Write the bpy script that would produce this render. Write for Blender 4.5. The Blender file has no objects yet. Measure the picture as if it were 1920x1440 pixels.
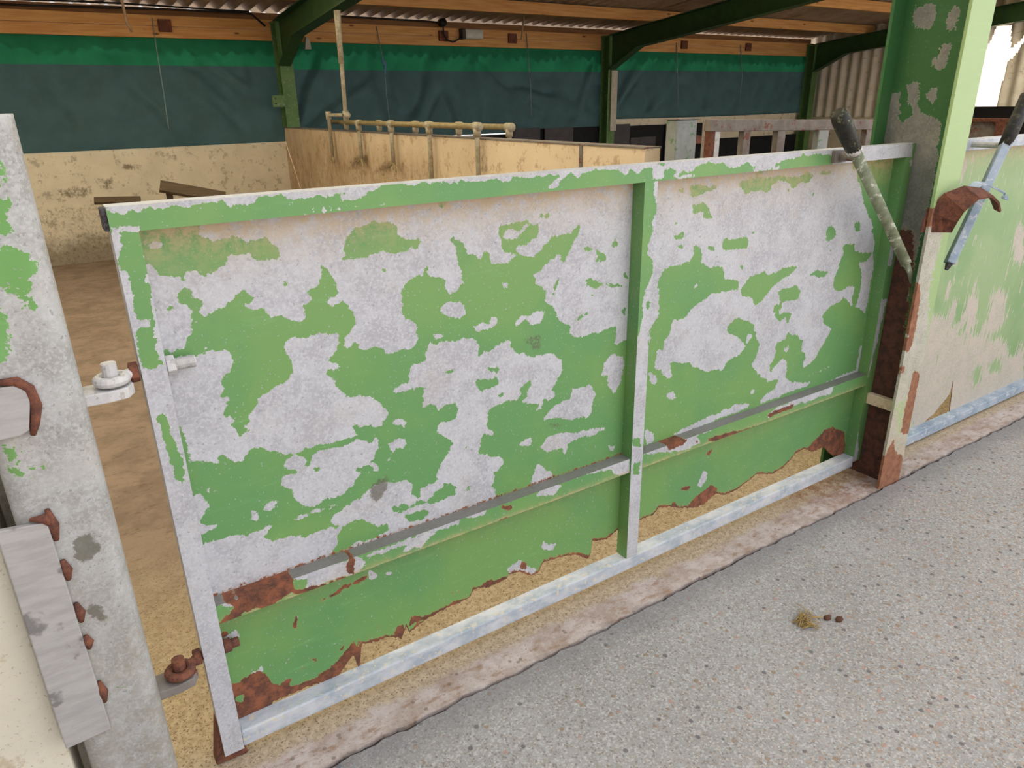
import bpy, bmesh, math, random
import numpy as np
from mathutils import Vector, Matrix
C = bpy.context.scene.collection
S = bpy.context.scene
rnd = random.Random(7)
# ---------------------------------------------------------------- camera
CAM=dict(f=1346.652, loc=(-0.1072,-1.3657,1.3879), yaw=0.57851, pitch=0.37335, roll=-0.01763)
def make_camera():
    yaw, pitch, roll = CAM['yaw'], CAM['pitch'], CAM['roll']
    cy, sy, cp, sp = math.cos(yaw), math.sin(yaw), math.cos(pitch), math.sin(pitch)
    f = Vector((sy*cp, cy*cp, -sp)); r = Vector((cy, -sy, 0)); u = r.cross(f)
    r2 = r*math.cos(roll) + u*math.sin(roll); u2 = u*math.cos(roll) - r*math.sin(roll)
    cam = bpy.data.cameras.new('camera'); o = bpy.data.objects.new('camera', cam); C.objects.link(o)
    m = Matrix((r2, u2, -f)).transposed().to_4x4(); m.translation = Vector(CAM['loc']); o.matrix_world = m
    cam.sensor_fit = 'HORIZONTAL'; cam.sensor_width = 36; cam.lens = CAM['f']/1920*36
    cam.clip_start = .02; cam.clip_end = 200
    S.camera = o
make_camera()
# ---------------------------------------------------------------- world, sun, exposure
W = bpy.data.worlds.new('sky'); S.world = W; W.use_nodes = True
nt = W.node_tree; nt.nodes.clear()
tc = nt.nodes.new('ShaderNodeTexCoord'); sep = nt.nodes.new('ShaderNodeSeparateXYZ'); rp = nt.nodes.new('ShaderNodeValToRGB')
bgn = nt.nodes.new('ShaderNodeBackground'); wo = nt.nodes.new('ShaderNodeOutputWorld')
nt.links.new(tc.outputs['Generated'], sep.inputs[0]); nt.links.new(sep.outputs['Z'], rp.inputs[0])
e = rp.color_ramp.elements; e[0].position = 0.0; e[0].color = (1.0, .965, .94, 1); e[1].position = .7; e[1].color = (.90, .94, 1.04, 1)
# the open sky is brighter out to the right of the yard than on the left
dt = nt.nodes.new('ShaderNodeVectorMath'); dt.operation = 'DOT_PRODUCT'; dt.inputs[1].default_value = (.80, -.55, .22)
ml = nt.nodes.new('ShaderNodeMapRange'); ml.inputs[1].default_value = -.6; ml.inputs[2].default_value = 1.0; ml.inputs[3].default_value = .40; ml.inputs[4].default_value = 1.75
nt.links.new(tc.outputs['Generated'], dt.inputs[0]); nt.links.new(dt.outputs['Value'], ml.inputs[0]); nt.links.new(ml.outputs[0], bgn.inputs[1])
nt.links.new(rp.outputs[0], bgn.inputs[0]); nt.links.new(bgn.outputs[0], wo.inputs[0])
sl = bpy.data.lights.new('sun', 'SUN'); sl.energy = 13.0; sl.angle = math.radians(1.0); sl.color = (1, .95, .88)
so = bpy.data.objects.new('sun', sl); C.objects.link(so); so.location = (-6, 6, 9)
so.rotation_euler = Vector((.5, -.5, -.72)).to_track_quat('-Z', 'Y').to_euler()
S.view_settings.view_transform = 'Standard'; S.view_settings.look = 'None'; S.view_settings.gamma = 1
S.view_settings.use_curve_mapping = False; S.view_settings.exposure = 0.47
# worn paint outlines in millimetres on each surface (1 paint / 0 bare, or rust / dirt amount)
PL_MARKS=[
 (0,'147,1194 151,1200 348,1200 621,1202 668,1201 927,1205 1228,1204 1232,1112 1229,972 1225,812 1198,775 1150,765 1153,799 1152,822 1073,814 1006,815 992,832 992,854 953,875 944,913 907,924 919,953 883,978 883,1001 958,1043 973,1009 997,1056 1022,1083 1015,1102 984,1087 935,1083 895,1055 880,1039 828,1057 830,1069 884,1085 896,1115 869,1124 865,1137 820,1129 781,1125 783,1102 789,1071 826,1048 811,1037 788,1035 755,1047 760,1068 738,1074 737,1051 720,1067 699,1072 683,1098 674,1105 650,1111 673,1094 665,1077 677,1042 686,1010 664,991 637,993 645,1010 625,1028 596,1041 601,1061 587,1048 567,1039 599,1061 589,1041 540,1028 530,1010 530,978 522,963 555,933 563,898 551,880 485,876 466,896 421,897 419,918 390,906 389,923 405,940 423,957 421,977 400,1007 362,1005 367,1020 391,1027 382,1055 367,1082 350,1094 358,1073 352,1052 325,1041 331,1018 314,1013 313,987 296,981 275,990 270,1004 242,1007 235,1026 213,1016 198,1032 220,1043 206,1066 163,1038 135,1025 119,1025 126,1047 113,1066 101,1085 106,1094 100,1112 130,1109 140,1098 164,1106 179,1114 184,1130 219,1129 235,1110 254,1116 274,1116 280,1130 263,1144 256,1155 217,1158 202,1168 176,1164 152,1168 135,1175 148,1183'),
 (1,'414,1138 435,1157 463,1163 506,1163 529,1147 524,1135 547,1119 579,1118 571,1094 546,1097 504,1098 456,1093 440,1091 402,1092 399,1102 419,1108 404,1116 413,1127'),
 (1,'607,1200 668,1197 658,1188 636,1176 625,1189'),
 (1,'1131,1054 1152,1052 1146,1039 1123,1038'),
 (1,'1035,1048 1074,1037 1111,1019 1098,1000 1058,1008 1089,1011 1070,1031 1035,1033'),
 (1,'1042,962 1059,970 1082,953 1096,944 1194,926 1194,920 1096,937 1073,935 1046,948'),
 (1,'1168,962 1192,952 1193,941 1174,947'),
 (1,'890,1139 933,1140 933,1129 911,1134 892,1133'),
 (1,'948,986 956,974 948,949 942,922 940,950'),
 (1,'1005,866 1048,880 1057,875 1013,861'),
 (1,'1168,875 1183,869 1179,843 1190,826 1175,836'),
 (1,'1060,921 1072,916 1065,910'),
 (0,'794,1118 816,1117 838,1107 857,1122 880,1120 857,1113 827,1091 808,1096 797,1088'),
 (1,'208,1079 215,1079 211,1072'),
 (1,'283,1072 290,1061 282,1055'),
 (1,'285,1159 298,1159 293,1155'),
 (1,'331,1121 340,1118 334,1112'),
 (1,'490,1070 501,1061 489,1057'),
 (0,'50,1170 63,1171 77,1166 76,1156 55,1160'),
 (0,'44,1138 57,1124 69,1109 95,1101 102,1090 97,1076 83,1068 96,1052 105,1037 99,1007 90,985 79,971 59,968 41,977 40,1005 40,1045 41,1091 40,1123'),
 (1,'63,1051 78,1055 81,1046 67,1045'),
 (1,'62,1026 70,1026 68,1020 62,1019'),
 (1,'80,1068 92,1068 91,1060'),
 (0,'38,953 54,957 97,950 110,953 137,956 155,947 160,928 152,907 131,897 136,870 122,862 144,856 129,822 143,803 143,779 156,772 172,807 192,826 205,842 235,854 258,861 276,884 278,903 263,925 269,943 289,954 306,945 337,951 381,939 370,904 353,897 359,878 380,873 341,860 355,847 365,824 386,794 415,795 454,769 474,738 458,714 440,712 408,726 386,743 397,703 372,701 327,702 277,702 240,701 221,715 191,731 164,742 157,728 146,712 130,718 117,739 102,733 106,722 85,728 71,739 49,732 55,800 29,851'),
 (1,'147,806 164,801 168,784 174,805 154,770 145,771 141,783 128,811 130,826 132,798'),
 (1,'159,781 178,778 163,774'),
 (1,'331,836 342,835 338,828'),
 (1,'257,853 270,850 263,844'),
 (0,'231,686 252,696 275,683 278,665 271,657 281,660 297,687 313,689 338,688 354,680 381,690 404,690 420,675 448,687 445,654 430,637 415,630 442,613 437,596 418,619 397,621 392,605 373,582 344,566 312,569 278,558 260,569 244,585 235,616 219,635 217,650 234,654 251,646 261,653 248,667 241,659 228,677'),
 (1,'287,659 307,653 302,640 289,646'),
 (1,'371,628 397,621 410,610 399,606 377,620'),
 (0,'472,639 470,654 489,667 506,665 516,644 504,633 487,642'),
 (0,'482,715 503,716 515,706 509,695 485,709'),
 (0,'449,616 475,627 477,619 456,614'),
 (0,'70,677 83,673 80,661 70,668'),
 (0,'172,598 191,603 205,599 192,586 176,584'),
 (0,'145,592 154,595 163,572 153,566 145,582'),
 (0,'232,547 290,548 349,546 356,547 289,539 238,538'),
 (0,'52,689 58,662 73,640 60,622 47,593 78,585 80,578 46,573 29,586'),
 (0,'39,546 52,558 84,552 128,539 153,544 183,545 182,537 157,528 179,518 148,510 178,509 220,501 266,487 284,495 333,488 336,472 321,440 295,421 342,416 372,435 392,422 414,431 458,434 489,439 512,447 559,454 512,454 475,460 453,452 417,458 391,482 343,488 320,495 315,506 319,519 354,533 382,538 409,559 434,566 462,560 490,550 512,546 518,523 516,508 534,490 515,485 486,499 477,475 514,470 552,472 607,468 645,459 642,404 441,409 273,409 28,413'),
 (1,'467,498 493,493 491,470 469,474'),
 (1,'508,452 555,455 558,442 511,435 489,439'),
 (1,'426,442 460,454 485,444 466,436 432,432'),
 (1,'331,474 378,491 401,479 396,461 372,439 340,428 324,438'),
 (1,'349,486 391,488 401,479 365,473'),
 (0,'545,840 573,841 586,876 604,872 623,879 652,872 683,874 705,867 722,847 713,812 735,829 759,829 764,841 792,839 784,848 813,846 804,826 829,810 854,794 884,785 915,789 942,775 967,755 970,727 952,707 933,687 945,673 943,653 911,665 906,642 888,633 897,652 866,664 839,665 853,679 857,701 880,729 849,723 836,706 835,691 822,681 797,689 767,681 750,677 738,673 735,647 732,624 753,615 752,599 723,615 712,595 709,564 742,548 772,537 786,517 766,502 749,499 748,471 739,465 752,449 755,412 572,412 451,432 453,455 525,465 615,466 640,485 625,506 594,520 587,538 605,575 626,596 635,617 620,636 591,655 596,672 611,679 646,676 652,713 625,720 602,709 595,727 562,728 561,764 579,770 551,781 515,779 494,780 495,790 535,798 536,822'),
 (1,'705,763 773,759 765,735 723,727 708,740'),
 (1,'738,785 774,784 774,766 749,775'),
 (1,'611,802 656,803 640,792'),
 (1,'764,712 783,708 776,698'),
 (1,'658,598 686,596 669,587'),
 (1,'594,515 640,493 635,471 584,480 560,480 580,489'),
 (1,'490,457 555,458 558,445 541,431 504,440'),
 (1,'664,482 677,482 670,467'),
 (0,'906,604 924,625 952,643 995,640 1004,671 1067,666 1088,639 1079,607 1065,573 986,585 952,602'),
 (0,'1103,689 1110,721 1139,739 1175,732 1187,708 1184,667 1174,644 1155,623 1133,645 1121,681'),
 (0,'897,526 925,547 967,552 1026,536 1076,535 1138,525 1076,513 1026,519 997,510 982,479 972,504 920,510'),
 (0,'829,557 865,564 876,552 860,544 833,548'),
 (0,'864,425 892,489 911,466 934,442 944,417 882,415'),
 (0,'1135,461 1162,458 1158,427'),
 (0,'1191,526 1215,524 1218,474 1193,495'),
 (0,'1089,434 1105,434 1100,424'),
 (0,'475,551 505,553 518,533 509,513 538,488 507,479 489,496 471,503'),
 (0,'536,516 559,524 598,519 605,501 577,498 560,476 541,483'),
 (0,'616,953 642,970 680,959 690,934 671,924 630,938'),
 (0,'783,993 809,986 805,972 787,984'),
 (0,'702,896 725,902 754,896 755,913 770,907 765,888 720,883'),
 (0,'827,877 839,908 859,895 887,904 915,899 899,871 870,872 859,892'),
 (0,'597,896 618,899 632,886 610,887'),
 (0,'379,845 399,845 382,838'),
 (0,'482,716 516,709 512,694 488,705'),
 (0,'109,962 126,967 128,960 111,958'),
 (0,'163,879 181,874 181,869'),
 (0,'569,885 600,878 595,871')]
PR_MARKS=[
 (1,'2164,1218 2426,1210 2672,460 2362,522 2362,655 2352,816 2339,920 2274,996 2210,1078 2133,1184'),
 (0,'2149,1183 2257,1027 2315,972 2312,953 2231,1000 2160,1082'),
 (0,'2276,837 2349,858 2361,815 2351,695 2324,661 2282,684 2293,741 2304,797'),
 (1,'2145,922 2219,924 2225,898 2272,883 2344,874 2308,848 2266,843 2295,798 2300,750 2295,704 2275,680 2259,725 2260,767 2225,772 2185,763 2169,760 2131,781 2131,816 2146,854 2161,891'),
 (1,'1311,824 1301,916 1320,954 1353,958 1420,962 1436,980 1421,1006 1451,1003 1464,989 1468,951 1506,934 1562,931 1574,886 1633,877 1643,849 1572,851 1528,853 1493,837 1441,819 1414,793 1372,805 1362,785 1359,759 1337,742 1340,715 1282,727 1283,795'),
 (0,'1440,888 1456,898 1458,881'),
 (1,'1651,839 1685,879 1751,888 1774,871 1842,884 1914,884 1910,871 1808,838 1783,819 1760,794 1727,781 1710,807 1661,819'),
 (1,'1855,817 1920,822 1956,792 1944,775 1972,751 1962,727 1928,703 1908,692 1881,717 1831,711 1856,731 1825,746 1828,764 1865,763 1845,790 1827,812'),
 (1,'1601,733 1637,759 1685,746 1731,719 1742,688 1776,657 1772,638 1746,680 1702,694 1707,651 1674,686 1631,704'),
 (1,'1849,653 1908,652 1920,670 1956,643 2001,614 1991,585 1828,715 1814,752 1862,774 1877,618'),
 (1,'1591,1163 1651,1175 1716,1171 1781,1175 1816,1164 1878,1164 1896,1180 1943,1160 1918,1145 1875,1148 1844,1128 1812,1152 1770,1159 1746,1148 1736,1128 1689,1140 1658,1134 1627,1126 1618,1145'),
 (1,'1658,1193 1698,1196 1695,1180 1669,1182'),
 (1,'1963,1172 2029,1172 2024,1162 1973,1158'),
 (1,'1393,1166 1431,1176 1467,1164 1513,1165 1503,1154 1457,1149 1446,1142 1401,1142'),
 (1,'1351,1157 1377,1165 1373,1148'),
 (1,'1420,1121 1454,1122 1485,1104 1486,1096 1495,1071 1459,1078 1463,1094 1418,1094'),
 (1,'1552,1008 1595,1007 1665,1004 1664,969 1556,976'),
 (1,'2047,999 2097,985 2103,961 2069,941 2053,957'),
 (1,'2193,990 2233,995 2241,965 2218,958'),
 (1,'1345,1047 1389,1044 1385,1026 1351,1034'),
 (1,'1359,1014 1392,1018 1388,1002'),
 (1,'1633,921 1652,919 1649,902'),
 (1,'1975,843 2034,854 2091,846 2073,824'),
 (1,'1342,1074 1364,1076 1359,1069'),
 (1,'1669,1020 1689,1021 1684,1008'),
 (1,'2067,917 2099,913 2093,907'),
 (1,'1940,1108 1959,1107 1954,1094'),
 (1,'1816,1131 1830,1130 1825,1119'),
 (1,'1486,999 1523,990 1519,980 1488,988'),
 (1,'1445,1050 1457,1049 1453,1035'),
 (1,'1243,759 1315,732 1310,665 1334,651 1363,616 1384,623 1373,651 1365,669 1444,653 1469,630 1543,600 1578,607 1599,591 1618,616 1685,634 1716,667 1762,716 1800,723 1986,615 2096,690 2138,719 2179,722 2199,740 2261,699 2341,664 2408,620 2359,705 2360,431 1748,395 1256,404'),
 (0,'1962,768 1977,735 2082,697 2101,667 2158,625 2125,582 2104,564 2094,533 2063,523 2024,509 2024,531 2029,563 2001,579 2002,616 1971,649 1940,644 1902,682 1923,729 1950,750'),
 (0,'1690,768 1729,786 1816,742 1862,774 1962,768 1923,729 1831,740 1834,724 1901,687 1910,639 1857,639 1859,582 1833,561 1845,532 1899,573 1928,546 1931,492 2002,459 2088,445 2056,435 1926,432 1833,428 1802,430 1835,460 1873,461 1898,499 1827,507 1783,546 1741,581 1765,611 1773,650 1746,680 1753,729'),
 (1,'1825,770 1862,774 1859,750 1832,735'),
 (0,'1901,604 1931,612 1927,594 1907,593'),
 (0,'1388,428 1436,432 1497,439 1586,445 1625,450 1685,455 1698,457 1756,442 1751,428 1662,426 1512,421 1437,417'),
 (0,'1361,563 1386,573 1406,552 1383,544'),
 (0,'1750,484 1769,492 1775,478 1759,470'),
 (0,'2041,474 2137,480 2201,487 2154,476 2089,474'),
 (0,'1288,425 1285,473 1321,454 1323,425'),
 (0,'1283,661 1312,637 1320,613 1291,624')]
PB_MARKS=[
 (0,'45,316 71,316 62,300 46,300'),
 (0,'383,340 405,331 407,308 388,316'),
 (0,'431,316 451,316 451,307 431,309'),
 (0,'1536,205 1556,256 1579,234 1576,203 1551,190'),
 (0,'67,314 77,317 80,291 68,297'),
 (0,'782,186 819,190 828,200 838,182 866,152 885,144 871,126 790,160'),
 (0,'905,225 954,201 934,186 905,202'),
 (0,'85,191 122,189 109,174 82,175')]
RB_MARKS=[
 (1,'37,182 56,176 70,182 83,183 103,181 127,151 131,131 158,125 180,131 166,102 191,102 220,100 259,107 299,124 325,152 360,142 403,127 419,124 376,107 343,96 342,48 181,76 123,76 79,56 30,71'),
 (0,'49,150 67,139 60,116 49,128'),
 (1,'295,158 306,157 305,144 294,149'),
 (1,'220,160 245,151 240,140'),
 (1,'196,152 206,147 200,131'),
 (1,'202,300 211,287 204,256 194,261'),
 (1,'391,180 402,170 396,166'),
 (1,'450,147 467,149 477,115 467,100 439,119'),
 (1,'485,164 531,142 566,145 603,148 663,146 697,175 686,145 565,126 483,136'),
 (1,'1456,221 1508,214 1497,202 1464,208'),
 (1,'1556,313 1595,322 1577,302'),
 (1,'2161,188 2213,220 2266,220 2348,177 2397,59 2275,71 2091,161'),
 (1,'1508,151 1553,168 1605,183 1635,162 1624,138 1546,111 1491,130'),
 (1,'1416,177 1434,181 1464,139 1425,142'),
 (1,'44,325 62,320 63,308 44,311'),
 (1,'84,187 118,186 103,177'),
 (1,'249,308 271,311 320,324 382,336 377,325 319,315 274,305'),
 (1,'833,184 847,181 851,153 833,161'),
 (1,'678,162 722,170 781,159 786,148 735,146 686,145'),
 (1,'1026,145 1075,116 1081,88 1032,123'),
 (1,'613,145 660,143 659,129 612,128'),
 (1,'601,193 614,182 609,177'),
 (1,'625,182 636,172 631,165')]
TR_MARKS=[
 (0,'-3,1252 602,1256 601,1238 482,1240 455,1226 432,1220 399,1217 408,1228 433,1233 408,1233 372,1231 337,1229 313,1223 289,1222 307,1231 272,1236 241,1235 236,1223 185,1226 184,1237 139,1231 136,1234 93,1231 57,1232 44,1223 27,1232 -4,1235'),
 (0,'310,1202 405,1205 518,1202 404,1200 320,1199'),
 (0,'561,1251 1226,1252 1227,1233 1173,1233 1095,1234 1029,1235 989,1232 981,1217 965,1230 949,1230 923,1215 915,1201 888,1200 907,1216 930,1233 881,1233 841,1232 794,1233 790,1224 770,1229 753,1234 685,1233 560,1238'),
 (0,'1095,1231 1121,1233 1139,1226 1126,1214 1113,1227'),
 (0,'1137,1254 1213,1256 1220,1232 1186,1230 1168,1214 1147,1236 1138,1233'),
 (0,'1214,1243 1255,1233 1255,1205 1217,1201'),
 (0,'1253,1251 2005,1254 2000,1216 1903,1230 1813,1234 1775,1224 1705,1216 1662,1206 1581,1215 1579,1226 1529,1210 1505,1212 1480,1228 1412,1232 1370,1223 1366,1213 1328,1218 1308,1209 1309,1198 1288,1203 1302,1224 1256,1223'),
 (0,'1595,1206 1662,1206 1726,1207 1715,1197 1602,1198'),
 (0,'1308,1205 1377,1206 1373,1199 1304,1197'),
 (0,'1975,1259 2392,1247 2413,1186 1977,1192 1959,1206 1991,1221'),
 (0,'-1,1206 44,1204 42,1194 -3,1199')]
LS_MARKS=[
 (1,'10,1197 45,1195 37,1093 34,1046 9,1050 10,1097 13,1134 -3,1130 -4,1151 10,1170 11,1191'),
 (1,'0,1026 12,1037 34,1029 33,958 -2,960 5,969 1,993 -1,1010'),
 (1,'28,1047 34,1044 34,1013 22,1025'),
 (1,'3,869 20,869 28,831 29,816 34,777 32,736 31,719 17,729 15,786 11,831 4,866')]
MR_MARKS=[
 (0,'41,424 206,424 238,422 360,417 367,387 349,379 239,383 224,386 201,381 234,390 233,409 205,413 75,405'),
 (0,'360,414 619,426 618,410 466,407 369,406'),
 (0,'489,414 541,406 517,383 465,391'),
 (0,'600,479 853,456 1191,435 1197,415 1128,409 995,424 946,426 899,433 946,413 923,395 853,405 876,428 721,438 695,410 645,415'),
 (0,'1127,418 1192,412 1194,374 1129,390'),
 (0,'1231,431 1441,427 1468,410 1495,388 1421,385 1348,397 1255,415'),
 (0,'1441,427 2304,439 2306,430 1977,429 1869,439 1442,417'),
 (0,'1803,405 1931,429 2170,426 2161,395 1953,398 1812,392')]
MRR_MARKS=[
 (1,'29,439 224,440 229,429 203,421 208,412 202,392 149,389 113,387 58,412 112,424 93,429 77,421 41,424'),
 (1,'39,376 56,388 89,404 113,413 91,415 90,427 179,427 207,415 200,390 159,380 138,370 121,382 95,378 57,372'),
 (1,'322,410 340,420 349,410 339,379 326,385'),
 (1,'742,422 781,409 780,396 754,401'),
 (1,'1328,426 1381,430 1430,418 1407,403 1347,406'),
 (1,'1456,404 1475,398 1476,388 1463,392'),
 (1,'1508,389 1558,395 1680,381 1758,375 1758,370 1667,374 1574,375'),
 (1,'1795,407 1950,409 1938,396 1820,390'),
 (1,'736,374 899,372 1046,371 1088,372 1047,362 913,358 762,360'),
 (1,'199,390 370,374 369,371 210,379')]
MV_MARKS=[
 (1,'1184,1206 1223,1204 1222,1178 1234,1144 1243,1116 1227,1111 1215,1016 1236,989 1235,942 1212,924 1204,837 1185,750 1166,754'),
 (1,'1220,890 1234,888 1231,863 1217,865'),
 (1,'1240,821 1257,810 1245,754 1234,756'),
 (1,'1203,409 1226,402 1228,359 1200,373'),
 (1,'1193,488 1221,481 1228,452 1195,461')]
RS_MARKS=[
 (0,'2399,1186 2432,1185 2427,1168 2405,1169'),
 (0,'2367,916 2401,912 2395,825 2372,828'),
 (0,'2362,714 2406,707 2395,540 2367,371 2378,120 2326,135 2327,380 2356,576'),
 (0,'2258,217 2311,227 2401,107 2397,50 2285,109')]
LP_MARKS=[
 (1,'-138,1327 -120,1322 -124,1294 -134,1287 -147,1288'),
 (1,'-149,1278 -128,1274 -125,1254 -138,1244 -125,1225 -144,1218 -158,1238'),
 (1,'-174,1199 -133,1209 -117,1180 -118,1161 -131,1147 -138,1132 -130,1106 -128,1098 -149,1109 -152,1142 -186,1147'),
 (1,'-191,1124 -169,1109 -177,1032 -181,1027 -214,1027'),
 (1,'-182,887 -174,876 -177,853 -173,843 -186,835 -190,848 -182,855'),
 (1,'-216,906 -208,881 -207,853 -208,835 -217,838 -221,885'),
 (1,'-218,912 -209,884 -207,850 -214,835 -221,829'),
 (1,'-171,373 -147,377 -162,362')]
LPR_MARKS=[
 (1,'-198,1011 -180,1003 -174,971 -177,923 -191,908 -200,913 -183,973 -189,992 -201,997'),
 (1,'-206,768 -190,760 -182,734 -189,713 -199,715 -195,739 -205,756'),
 (1,'-191,643 -184,635 -187,606 -194,614'),
 (1,'-191,521 -182,511 -188,482 -193,495'),
 (1,'-191,440 -183,431 -185,412 -192,419'),
 (1,'-190,338 -180,332 -185,306 -192,298'),
 (1,'-164,1046 -156,1036 -161,1012 -166,1021')]
LPD_MARKS=[
 (1,'-172,707 -137,713 -123,678 -135,654 -172,652'),
 (1,'-169,578 -145,567 -143,535 -130,524 -161,522 -178,551')]
PLD_MARKS=[
 (1,'411,551 437,565 465,556 448,531 425,510 416,523'),
 (1,'384,560 464,590 474,575 462,564 412,558'),
 (0.7,'842,855 911,850 911,805 884,787 850,824'),
 (0.7,'911,600 976,587 977,554 920,569'),
 (0.5,'525,764 523,650 463,579 409,563 410,574 457,592 504,640 513,746'),
 (0.5,'493,767 513,755 523,738 503,750'),
 (0.5,'456,836 502,766 533,700 512,665 498,718 461,793')]
PW_MARKS=[
 (0,'82,1651 45,1658 16,1659 12,1617 18,1584 57,1587 78,1608'),
 (0,'-36,1646 -62,1636 -58,1574 -34,1576 -25,1618'),
 (0,'-25,1538 -49,1541 -51,1491 -45,1456 -21,1473 5,1494 -29,1496'),
 (0,'38,1531 11,1525 22,1518'),
 (0,'58,1428 32,1431 16,1394 21,1353 49,1358'),
 (0,'-2,1394 -33,1409 -48,1377 -17,1361'),
 (0,'145,1397 88,1396 65,1299 29,1324 31,1358 12,1353 -3,1320 -13,1337 -24,1325 -42,1321 -69,1313 -81,1122 -62,640 -75,-4 97,-82 144,1232')]
PWR_MARKS=[
 (1,'-58,943 -123,-29 97,-82 90,687 0,972')]
PWC_MARKS=[
 (1,'17,366 -27,386 -79,385 -83,333 -39,318 7,308')]
PF_MARKS=[
 (0,'2317,986 2410,999 2450,984 2431,761 2473,645 2559,-28 2332,0 2321,269 2327,819'),
 (0.62,'2344,359 2422,386 2461,209 2408,187')]
PFR_MARKS=[
 (1,'2327,769 2350,796 2373,783 2386,718 2397,593 2376,542 2344,554 2356,601 2337,700'),
 (1,'2429,382 2478,383 2496,331 2493,191 2433,220'),
 (1,'2404,92 2484,93 2482,36 2417,18'),
 (0.7,'2355,156 2398,205 2431,103 2395,25'),
 (1,'2300,1033 2370,1049 2380,991 2328,984'),
 (1,'2355,-11 2334,110 2373,172 2485,102 2528,-28'),
 (1,'2435,464 2487,441 2505,228 2477,204 2439,365'),
 (0.6,'2312,491 2385,498 2376,466 2333,453')]
RG_MARKS=[
 (0,'2642,785 2796,765 2789,665 2818,557 2948,541 3023,470 3096,470 3253,394 3401,359 3617,289 3682,246 3784,271 3911,26 3194,38 2855,27 2773,338'),
 (0,'2994,603 3048,588 3026,463 2972,479'),
 (0,'3111,610 3221,587 3241,424 3101,456'),
 (0,'3322,591 3437,573 3544,439 3477,373 3307,391 3340,494'),
 (0,'2914,689 2964,706 2964,620 2925,601'),
 (0,'3392,840 3470,877 3582,661 3440,711'),
 (0,'2789,1170 2875,1178 2952,1155 2818,1098'),
 (1,'3101,456 3143,475 3202,424 3173,402 3113,427'),
 (1,'3617,259 3728,275 3766,199 3653,214'),
 (1,'3297,231 3402,237 3418,139 3350,140'),
 (1,'3459,233 3593,219 3616,139 3489,167')]
WD_MARKS=[
 (0.8,'29,824 103,801 238,829 385,910 469,996 382,892 262,791 70,795'),
 (1,'754,890 860,893 882,826 790,804 743,835'),
 (0.9,'609,769 681,783 635,636 519,663'),
 (0.8,'312,715 473,685 454,593 200,576 92,676'),
 (0.7,'1229,719 1390,777 1365,739 1264,706'),
 (0.8,'384,901 431,890 391,856'),
 (0.6,'1896,847 1957,843 1932,539 1870,543'),
 (0.9,'2270,908 2358,1006 2299,887 2325,761 2382,695 2301,742'),
 (0.6,'617,897 682,875 607,843'),
 (0.7,'928,1066 1436,1045 1205,1007 844,996'),
 (0.7,'1030,846 1091,833 1041,807'),
 (0.55,'-80,545 575,508 477,-169 -75,-93')]
PD_MARKS=[
 (0.5,'4014,983 7040,888 4593,954 3617,889 7275,341'),
 (0.45,'7105,828 5612,952 4603,910 3966,986 3511,926 3454,844 7317,337'),
 (1,'5017,969 4699,993 4690,927 4890,885 5165,841'),
 (1,'4610,875 4214,973 4122,929 4393,858'),
 (1,'5645,941 5446,940 5637,872'),
 (0.9,'3602,1004 3551,1007 3513,904 3599,898'),
 (0.7,'3527,1063 3494,1065 3478,917 3546,913'),
 (1,'2845,1158 2805,1159 2804,961 2851,958'),
 (0.6,'2780,1150 2717,1113 2738,965 2791,962'),
 (0.7,'2932,1088 2891,1080 2910,1005 2945,1003'),
 (0.6,'4172,926 3612,928 3614,916 4175,914'),
 (0.6,'5393,933 5078,930 5081,916 5397,918'),
 (0.3,'6931,1143 6762,1146 7071,539 7194,529')]
PG_MARKS=[
 (0.9,'6908,1198 5293,1097 4247,1074 3513,1046 3371,850 7330,213'),
 (0.5,'6908,1198 4538,1211 5293,1097 6972,1048'),
 (0.4,'3349,1053 2834,1125 2812,943 3367,887')]
EDGE_LOW='24,73 37,76 80,64 108,70 124,84 174,84 218,83 277,69 339,55 337,75 317,110 329,117 351,139 399,129 419,131 459,105 481,113 475,140 530,131 566,136 602,141 662,140 673,161 694,161 722,150 781,154 791,164 828,158 866,128 890,128 910,158 985,146 1027,135 1075,101 1088,120 1090,159 1145,143 1210,168 1280,163 1339,162 1362,180 1412,167 1452,148 1532,121 1572,117 1636,144 1558,120 1638,139 1676,121 1740,122 1797,137 1839,152 1928,124 1983,130 2020,148 2055,172 2105,174 2161,145 2231,144 2266,110 2298,88 2414,66'
EDGE_RIGHT='2835,18 2917,35 3040,77 3142,138 3142,233 3167,132 3179,42 3901,44'

# ---------------------------------------------------------------- object helpers
def tag(o, label=None, cat=None, group=None, kind=None):
    if label: o['label'] = label
    if cat: o['category'] = cat
    if group: o['group'] = group
    if kind: o['kind'] = kind
    return o
def empty(name, loc=(0, 0, 0), label=None, cat=None, group=None):
    o = bpy.data.objects.new(name, None); C.objects.link(o); o.location = loc; o.empty_display_size = .1
    bpy.context.view_layer.update()
    return tag(o, label, cat, group)
def link(name, me, mat, parent=None, smooth=False):
    o = bpy.data.objects.new(name, me); C.objects.link(o)
    if mat: me.materials.append(mat)
    if smooth: me.polygons.foreach_set('use_smooth', [True]*len(me.polygons))
    if parent:
        o.parent = parent; o.matrix_parent_inverse = Matrix.Translation(-root_loc(parent))
    return o
def root_loc(p):
    v = Vector(p.location)
    if p.parent: v = Vector((0, 0, 0)) if p.type == 'MESH' else v
    if p.type == 'MESH': v = Vector((0, 0, 0))
    return v
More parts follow.
